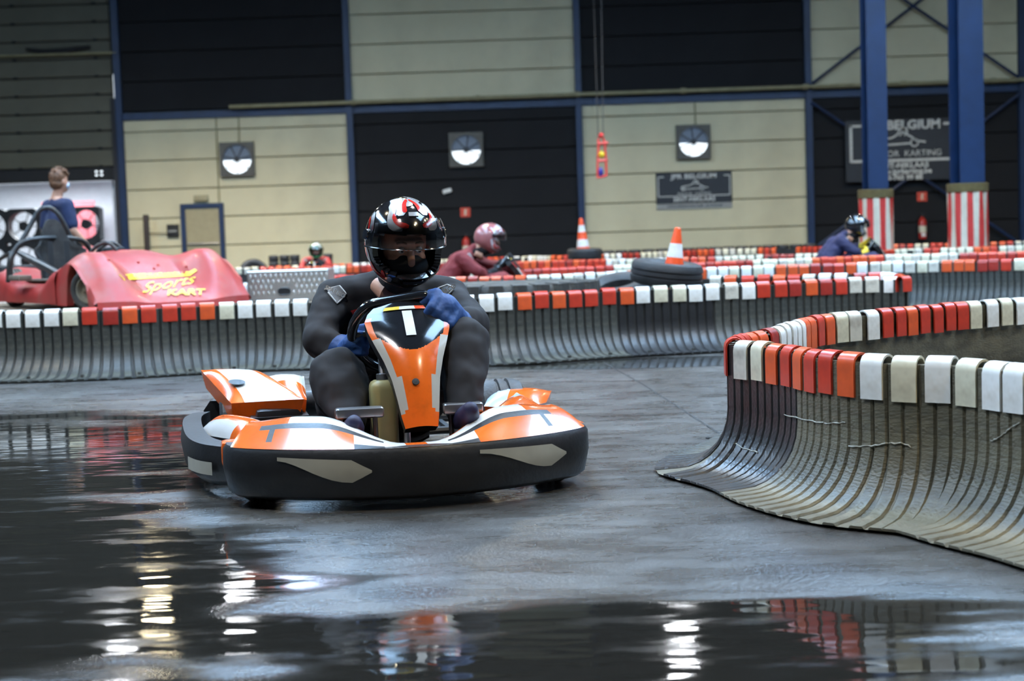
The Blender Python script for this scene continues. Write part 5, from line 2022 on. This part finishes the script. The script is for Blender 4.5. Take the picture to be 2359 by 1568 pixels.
def car_text(body, q0, q1, hpx, m, name, shear=0.0, bold=0.0, off=0.009):
    """text stretched along the pixel baseline q0 -> q1 and laid on the bodywork"""
    t = MB().text(body, 1.0, Matrix.Identity(4), 0, 0, 'LEFT', shear, bold, 0.12)
    xs_ = [v[0] for v in t.v]
    ys_ = [v[1] for v in t.v]
    x0, x1, y0, y1 = min(xs_), max(xs_), min(ys_), max(ys_)
    out, ok = [], True
    for v in t.v:
        u, w_ = (v[0] - x0) / (x1 - x0), (v[1] - y0) / (y1 - y0)
        p = cdrape(q0[0] + (q1[0] - q0[0]) * u, q0[1] + (q1[1] - q0[1]) * u - hpx * w_, off)
        if p is None:
            ok = False
            break
        out.append(tuple(p))
    if ok:
        t.v = out
        obj(name, t, m, nose_o, 0)


car_text('JPR  BELGIUM', (287, 643.5), (428, 634.5), 8.5, 'capK', 'banner_lettering', 0, 0.01)
car_text('Sports', (327, 684), (452, 660), 29, 'yellow', 'script_lettering', 0.45, -0.005)
car_text('KART', (385, 683), (474, 681), 14, 'yellow', 'block_lettering', 0.1, 0.03, 0.012)
for px, py in ((250, 599), (319, 605), (364, 611), (355, 619), (428, 615)):
    q = cdrape(px, py, 0.002)
    if q:
        obj('body_rivet', MB().lathe([(0, 0.008), (0.012, 0.006), (0.014, 0)], 8, c=q), 'capR', nose_o)

# side bodies (sills) behind the arches
for sgn_ in (-1, 1):
    rows = []
    for i in range(25):
        x = -0.10 - 1.95 * i / 24
        zt = 0.365 - 0.155 * sm(-0.12, -0.60, x) + 0.14 * sm(-1.1, -1.75, x)
        row = []
        for (y, z) in ((0.30, zt - 0.06), (0.33, zt), (0.48, zt + 0.015), (0.60, zt), (0.675, zt - 0.045), (0.695, zt - 0.11), (0.688, 0.05)):
            row.append(Vector((x, sgn_ * y, max(z, 0.05))))
        rows.append(row)
    obj('side_bodywork', MB().grid(rows, flip=sgn_ > 0), 'redbody', car, 50)
    obj('sill_cover', MB().rbox((-0.92, sgn_ * 0.47, 0.245), (0.8, 0.20, 0.02), 0.006), 'dusty', car)
obj('cockpit_tub', MB().box((-1.0, 0, 0.09), (1.5, 0.66, 0.04)).box((-0.3, 0, 0.25), (0.03, 0.66, 0.34)), 'black', car, 0)
obj('rear_deck', MB().rbox((-1.9, 0, 0.30), (0.35, 1.3, 0.16), 0.05), 'black', car)

# wheels
for x, y, st_ in ((WXF, -0.555, R(35)), (WXF, 0.53, R(35)), (-1.62, -0.56, 0), (-1.62, 0.56, 0)):
    wm = Matrix.Rotation(st_, 3, 'Z') @ Matrix.Rotation(PI / 2, 3, 'X')
    wh = obj('wheel', MB().lathe(tyre_profile(WR, 0.112, 0.13), 36, c=(x, y, WR), mat=wm), 'tyre_dusty', car)
    rm = MB().lathe([(0.113, -0.045), (0.113, 0.058), (0.104, 0.06), (0.098, 0.035), (0.085, 0.02), (0.05, 0.018), (0.045, 0.03), (0.03, 0.032), (0, 0.032)], 32, c=(x, y, WR), mat=wm)
    ro = obj('wheel_rim', rm, 'rim', wh)
    hb = MB().lathe([(0.03, 0.03), (0.028, 0.05), (0, 0.052)], 14, c=(x, y, WR), mat=wm)
    for k in range(4):
        a = 2 * PI * k / 4 + 0.4
        hb.lathe([(0.010, 0.015), (0.010, 0.04), (0, 0.041)], 8, c=Vector((x, y, WR)) + wm @ Vector((0.05 * math.cos(a), 0.05 * math.sin(a), 0)), mat=wm)
    obj('wheel_hub', hb, 'dusty', ro)

# roll bars
hy_ = 14.0
hoop = [CL(x, y, Yd) for x, y, Yd in ((24, 640, 14.0), (25, 598, 14.0), (42, 566, 14.0), (62, 534, 14.05), (80, 500, 14.1), (93, 483, 14.12), (106, 478, 14.15), (120, 481, 14.18), (136, 496, 14.2), (155, 530, 14.25), (172, 566, 14.3), (190, 586, 14.35), (205, 640, 14.35))]
obj('roll_hoop', MB().tube(spline(hoop, 4), 0.022, 10), 'tubeblack', car)
sb_ = [CL(x, y, Yd) for x, y, Yd in ((18, 650, 13.7), (22, 600, 13.7), (32, 577, 13.75), (55, 556, 13.8), (90, 549, 13.9), (140, 547, 14.05), (185, 552, 14.2), (205, 570, 14.3), (215, 600, 14.3))]
obj('side_hoop', MB().tube(spline(sb_, 4), 0.020, 10), 'tubeblack', car)
obj('padded_bar', MB().tube([CL(44, 582, 13.72), CL(60, 592, 13.6), CL(100, 612, 13.3), CL(138, 632, 12.98)], [0.022, 0.034, 0.034, 0.03], 10), 'tubeblack', car)
obj('bar_stay', MB().tube([CL(-40, 622, 13.9), CL(24, 582, 13.72)], 0.018, 8), 'tubeblack', car)
for dy in (0, 14):
    dh_ = [CL(x + dy, y - 5, 13.35 + dy * 0.012) for x, y in ((202, 600), (210, 585), (224, 571), (240, 564), (254, 567), (266, 578), (274, 592))]
    obj('dash_hoop', MB().tube(spline(dh_, 4), 0.016, 8), 'tubeblack', car)
# bucket seat
rows = []
for y, hw, dep in ((504, 5, 0.00), (508, 13, 0.0), (516, 19, 0.01), (530, 25, 0.01), (545, 29, 0.01), (556, 34, 0.02), (566, 46, 0.05), (574, 58, 0.07), (584, 58, 0.07), (600, 50, 0.06), (622, 47, 0.06), (650, 46, 0.05)):
    row = []
    for j in range(13):
        u = -1 + 2 * j / 12
        p = CL(128 + (y - 504) * 0.06 + hw * u, y, 13.95)
        row.append(p + Vector((0.04 * (1 if abs(u) > 0.7 else 0) * (dep > 0.03) + dep * abs(u) ** 3 * 1.5 + (650 - y) * -0.0006, 0, 0)))
    rows.append(row)
mb = MB().grid(rows)
mb.grid([[p - Vector((0.05, 0, 0)) for p in r_] for r_ in rows], flip=True)
rim_ = [r_[0] for r_ in rows] + rows[-1][1:-1] + [r_[-1] for r_ in reversed(rows)] + list(reversed(rows[0][1:-1]))
mb.grid([rim_, [p - Vector((0.05, 0, 0)) for p in rim_]], closed=True)
seat_c = obj('bucket_seat', mb, 'seat_fab', car, 60)
for px in (112, 150):
    a, b = CL(px, 556, 13.86), CL(px + 6, 640, 13.84)
    obj('seat_belt', MB().prism([a + Vector((0.03, -0.025, 0)), a + Vector((0.03, 0.025, 0)), b + Vector((0.03, 0.025, 0)), b + Vector((0.03, -0.025, 0))], (0.006, 0, 0)), 'black', seat_c, 0)
sp_ = CL(262, 590, 13.5)
obj('dash_pod', MB().rbox((sp_.x, sp_.y, 0.47), (0.12, 0.2, 0.10), 0.03), 'black', car)
obj('folded_cloth', MB().rbox(CL(45, 640, 13.6), (0.35, 0.12, 0.05), 0.02), 'dusty', car)

# ------------------------------------------------------------------ aluminium tread-plate box
BY = 13.35
c0, c1_ = P(568, 628, BY), P(756, 619, BY)
bz0, bz1 = PZ, P(660, 622, BY).z
bx = thing('tread_plate_box', 'aluminium tread-plate box with an oval hand hole behind the kart driver', 'box', ((c0.x + c1_.x) / 2, BY, PZ))
bw_, bh_ = c1_.x - c0.x, bz1 - bz0
obj('box_body', MB().rbox((0, 0.225, bh_ / 2), (bw_, 0.45, bh_), 0.008, seg=1), 'alu', bx)
dm = MB()
dm.add([(-0.013, 0, 0), (0, 0, -0.026), (0.013, 0, 0), (0, 0, 0.026), (0, -0.007, 0)], [(0, 1, 4), (1, 2, 4), (2, 3, 4), (3, 0, 4)])
dme = dm.mesh('tread_lozenge')
nx_ = int(bw_ / 0.0445)
for r_ in range(5):
    for k in range(nx_):
        x_ = -bw_ / 2 + 0.03 + 0.0445 * k + (0.022 if r_ % 2 else 0)
        z_ = bh_ - 0.045 - 0.05 * r_
        if abs(x_ - (P(655, 670, BY).x - bx.location.x)) < 0.075 and abs(z_ - (P(655, 671, BY).z - PZ)) < 0.045 or z_ < 0.03 or x_ > bw_ / 2 - 0.015:
            continue
        place('tread_lozenge', dme, 'alu_hi', bx, (x_, 0, z_), 0, 0)
hq = P(655, 671, BY) - Vector(bx.location)
ov = [Vector((hq.x + 0.052 * math.copysign(abs(math.cos(t)) ** 0.6, math.cos(t)), -0.004, hq.z + 0.03 * math.copysign(abs(math.sin(t)) ** 0.7, math.sin(t)))) for t in [2 * PI * k / 24 for k in range(24)]]
obj('hand_hole', MB().prism(ov, (0, 0.003, 0)), 'black', bx, 0)
obj('hole_trim', MB().tube(ov, 0.005, 6, closed=True), 'darksteel', bx)

# ------------------------------------------------------------------ the man in the navy T-shirt
MY = 17.2
mo = P(136, 560, MY)
man = thing('person', 'man in navy T-shirt and face mask seen from behind, by the fans', 'person', (mo.x, MY, 0))


def MP(px, py, dy=0.0):
    return P(px, py, MY + dy) - Vector((mo.x, MY, 0))


fd = Vector((0.72, 0.69, 0)).normalized()       # facing right and away
rt_ = Vector((fd.y, -fd.x, 0))
hd_c = MP(137, 418)
nk = MP(129, 460)
sR, sL = nk + rt_ * 0.17 + Vector((0.03, 0, -0.075)), nk - rt_ * 0.17 + Vector((0.0, 0, -0.075))
chest_m = nk + Vector((0, 0, -0.28)) + fd * 0.03
hip_m = Vector((nk.x, 0, 0.95))
eR = sR + Vector((0.06, -0.05, -0.28)) + fd * 0.02
wR_ = eR + Vector((0.14, 0.10, -0.20))
eL = sL + Vector((-0.06, 0, -0.29))
wL_ = eL + fd * 0.14 + Vector((0, 0, -0.2))
kR, kL_ = hip_m + rt_ * 0.11 + Vector((0, 0, -0.45)) + fd * 0.03, hip_m - rt_ * 0.11 + Vector((0, 0, -0.45)) + fd * 0.03
aR, aL = Vector((kR.x, kR.y, 0.09)) - fd * 0.03, Vector((kL_.x, kL_.y, 0.09)) - fd * 0.03
skin = [[(hd_c + Vector((0, 0, 0.03)), 0.088), (hd_c + fd * 0.015 + Vector((0, 0, -0.03)), 0.08)], [(hd_c + fd * 0.05 + Vector((0, 0, -0.08)), 0.045), (hd_c + fd * 0.02 + Vector((0, 0, -0.07)), 0.055)],
        [(hd_c + Vector((0, 0, -0.05)), 0.06), (nk, 0.058)], [(hd_c + fd * 0.095 + Vector((0, 0, 0.0)), 0.012), (hd_c + fd * 0.108 + Vector((0, 0, -0.03)), 0.014)],
        [(hd_c + rt_ * 0.082 + Vector((0, 0, 0.01)), 0.016), (hd_c + rt_ * 0.086 + Vector((0, 0, -0.025)), 0.014)], [(hd_c - rt_ * 0.082 + Vector((0, 0, 0.01)), 0.016), (hd_c - rt_ * 0.086 + Vector((0, 0, -0.025)), 0.014)],
        [(nk, 0.06), (chest_m, 0.12), (hip_m, 0.12)], [(nk, 0.06), (sR, 0.06), (eR, 0.046), (wR_, 0.031)], [(nk, 0.06), (sL, 0.06), (eL, 0.046), (wL_, 0.031)],
        [(hip_m, 0.1), (hip_m + rt_ * 0.1, 0.1), (kR, 0.065), (aR, 0.045)], [(hip_m, 0.1), (hip_m - rt_ * 0.1, 0.1), (kL_, 0.065), (aL, 0.045)]]
for w_, e_, s_ in ((wR_, eR, 1), (wL_, eL, -1)):
    d = (w_ - e_).normalized()
    ac = d.cross(rt_).normalized()
    skin.append([(w_, 0.03), (w_ + d * 0.05, 0.034), (w_ + d * 0.08, 0.03)])
    for k in range(4):
        b_ = w_ + d * 0.085 + ac * (k - 1.5) * 0.019
        ln = (0.055, 0.066, 0.062, 0.048)[k]
        skin.append([(b_ - d * 0.03, 0.012), (b_ + d * ln * 0.5, 0.0095), (b_ + d * ln + fd * 0.012, 0.008)])
    skin.append([(w_ + d * 0.03 - ac * 0.03, 0.014), (w_ + d * 0.07 - ac * 0.05, 0.010), (w_ + d * 0.095 - ac * 0.052, 0.009)])
place('body', organic(skin, 0.011, 3), 'skin', man, smooth=180)
place('t_shirt', organic([[(nk + Vector((0, 0, -0.05)), 0.085), (chest_m + Vector((0, 0, 0.06)), 0.14), (chest_m + Vector((0, 0, -0.12)), 0.142), (hip_m + Vector((0, 0, 0.02)), 0.148)],
                          [(chest_m + rt_ * 0.07 + Vector((0, 0, 0.05)), 0.125), (hip_m + rt_ * 0.05 + Vector((0, 0, 0.03)), 0.13)], [(chest_m - rt_ * 0.07 + Vector((0, 0, 0.05)), 0.125), (hip_m - rt_ * 0.05 + Vector((0, 0, 0.03)), 0.13)],
                          [(nk + Vector((0, 0, -0.05)), 0.075), (sR, 0.088), (sR.lerp(eR, 0.72), 0.078)], [(nk + Vector((0, 0, -0.05)), 0.075), (sL, 0.088), (sL.lerp(eL, 0.72), 0.078)]], 0.012, 4), 'navy', man, smooth=180)
place('trousers', organic([[(hip_m + Vector((0, 0, 0.0)), 0.135), (hip_m + rt_ * 0.09, 0.115), (kR, 0.085), (aR, 0.07)], [(hip_m, 0.135), (hip_m - rt_ * 0.09, 0.115), (kL_, 0.085), (aL, 0.07)]], 0.014, 3), 'trousers', man, smooth=180)
for a_ in (aR, aL):
    place('shoe', organic([[(a_ + Vector((0, 0, -0.04)), 0.05), (a_ + fd * 0.1 + Vector((0, 0, -0.045)), 0.045), (a_ + fd * 0.17 + Vector((0, 0, -0.05)), 0.038)]], 0.01, 2), 'black', man, smooth=180)
hairs = [[(hd_c - fd * 0.02 + Vector((0, 0, 0.045)), 0.097), (hd_c - fd * 0.045 + Vector((0, 0, -0.02)), 0.075)], [(hd_c + fd * 0.035 + Vector((0, 0, 0.075)), 0.07)], [(hd_c - fd * 0.035 + rt_ * 0.03 + Vector((0, 0, -0.03)), 0.06)], [(hd_c - fd * 0.035 - rt_ * 0.03 + Vector((0, 0, -0.03)), 0.06)]]
for k in range(34):
    a, e = random.uniform(0, 2 * PI), random.uniform(0.3, 1.5)
    d = Vector((math.cos(a) * math.cos(e), math.sin(a) * math.cos(e), math.sin(e)))
    c_ = hd_c - fd * 0.015 + Vector((0, 0, 0.045))
    hairs.append([(c_ + d * 0.085, 0.016), (c_ + d * 0.118 + Vector((0.014, 0, 0.004)), 0.008)])
place('hair', organic(hairs, 0.008, 1), 'hair', man, smooth=180)
place('face_mask', organic([[(hd_c + fd * 0.082 + Vector((0, 0, -0.035)), 0.034), (hd_c + fd * 0.065 + rt_ * 0.04 + Vector((0, 0, -0.05)), 0.03)], [(hd_c + fd * 0.082 + Vector((0, 0, -0.035)), 0.034), (hd_c + fd * 0.065 - rt_ * 0.04 + Vector((0, 0, -0.05)), 0.03)], [(hd_c + fd * 0.07 + Vector((0, 0, -0.075)), 0.034)]], 0.008, 2), 'mask', man, smooth=180)

# ------------------------------------------------------------------ scuffs torn into the near barrier, scraps on the floor
bpy.context.view_layer.update()
dg = bpy.context.evaluated_depsgraph_get()
nb_ = near_barrier[0]
for pts in (((1806, 953), (1840, 964), (1880, 972), (1920, 975), (1955, 971)), ((1955, 1027), (2000, 1028), (2040, 1022), (2075, 1020), (2104, 1031)), ((2282, 1016), (2305, 1006), (2325, 988), (2355, 970)), ((1690, 1020), (1720, 1035), (1752, 1042))):
    q = []
    for a, b in zip(pts, pts[1:]):
        for k in range(5):
            x, y = a[0] + (b[0] - a[0]) * k / 5, a[1] + (b[1] - a[1]) * k / 5 + random.uniform(-2.0, 2.0)
            d = ray(x, y).normalized()
            hit, loc, nrm, idx, ob, mt = S.ray_cast(dg, CAM, d)
            if hit and ob.parent == nb_:
                q.append(loc - d * 0.003 - nb_.location)
    if len(q) > 3:
        obj('torn_scuff', MB().tube(q, [0.0012 + 0.0022 * random.random() for _ in q], 6), 'decal', nb_)
for k, (px, py, lab) in enumerate(((1632, 1010, 'small black rubber scrap on the floor left of the near barrier'), (1527, 1062, 'tiny black rubber crumb on the track in front of the near barrier'))):
    g_ = G(px, py)
    mb = MB()
    r_ = 0.009 if k == 0 else 0.004
    mb.lathe([(0.0, 0.0), (r_, 0.0), (r_ * 1.1, r_ * 0.4), (r_ * 0.6, r_ * 0.8), (0, r_ * 0.9)], 9)
    mb.v = [(v[0] * (1.0 + 0.4 * math.sin(7 * v[1] / r_)), v[1] * 0.8, v[2]) for v in mb.v]
    o = obj('rubber_scrap', mb, 'black')
    o.location = g_
    tag(o, lab, 'scrap')
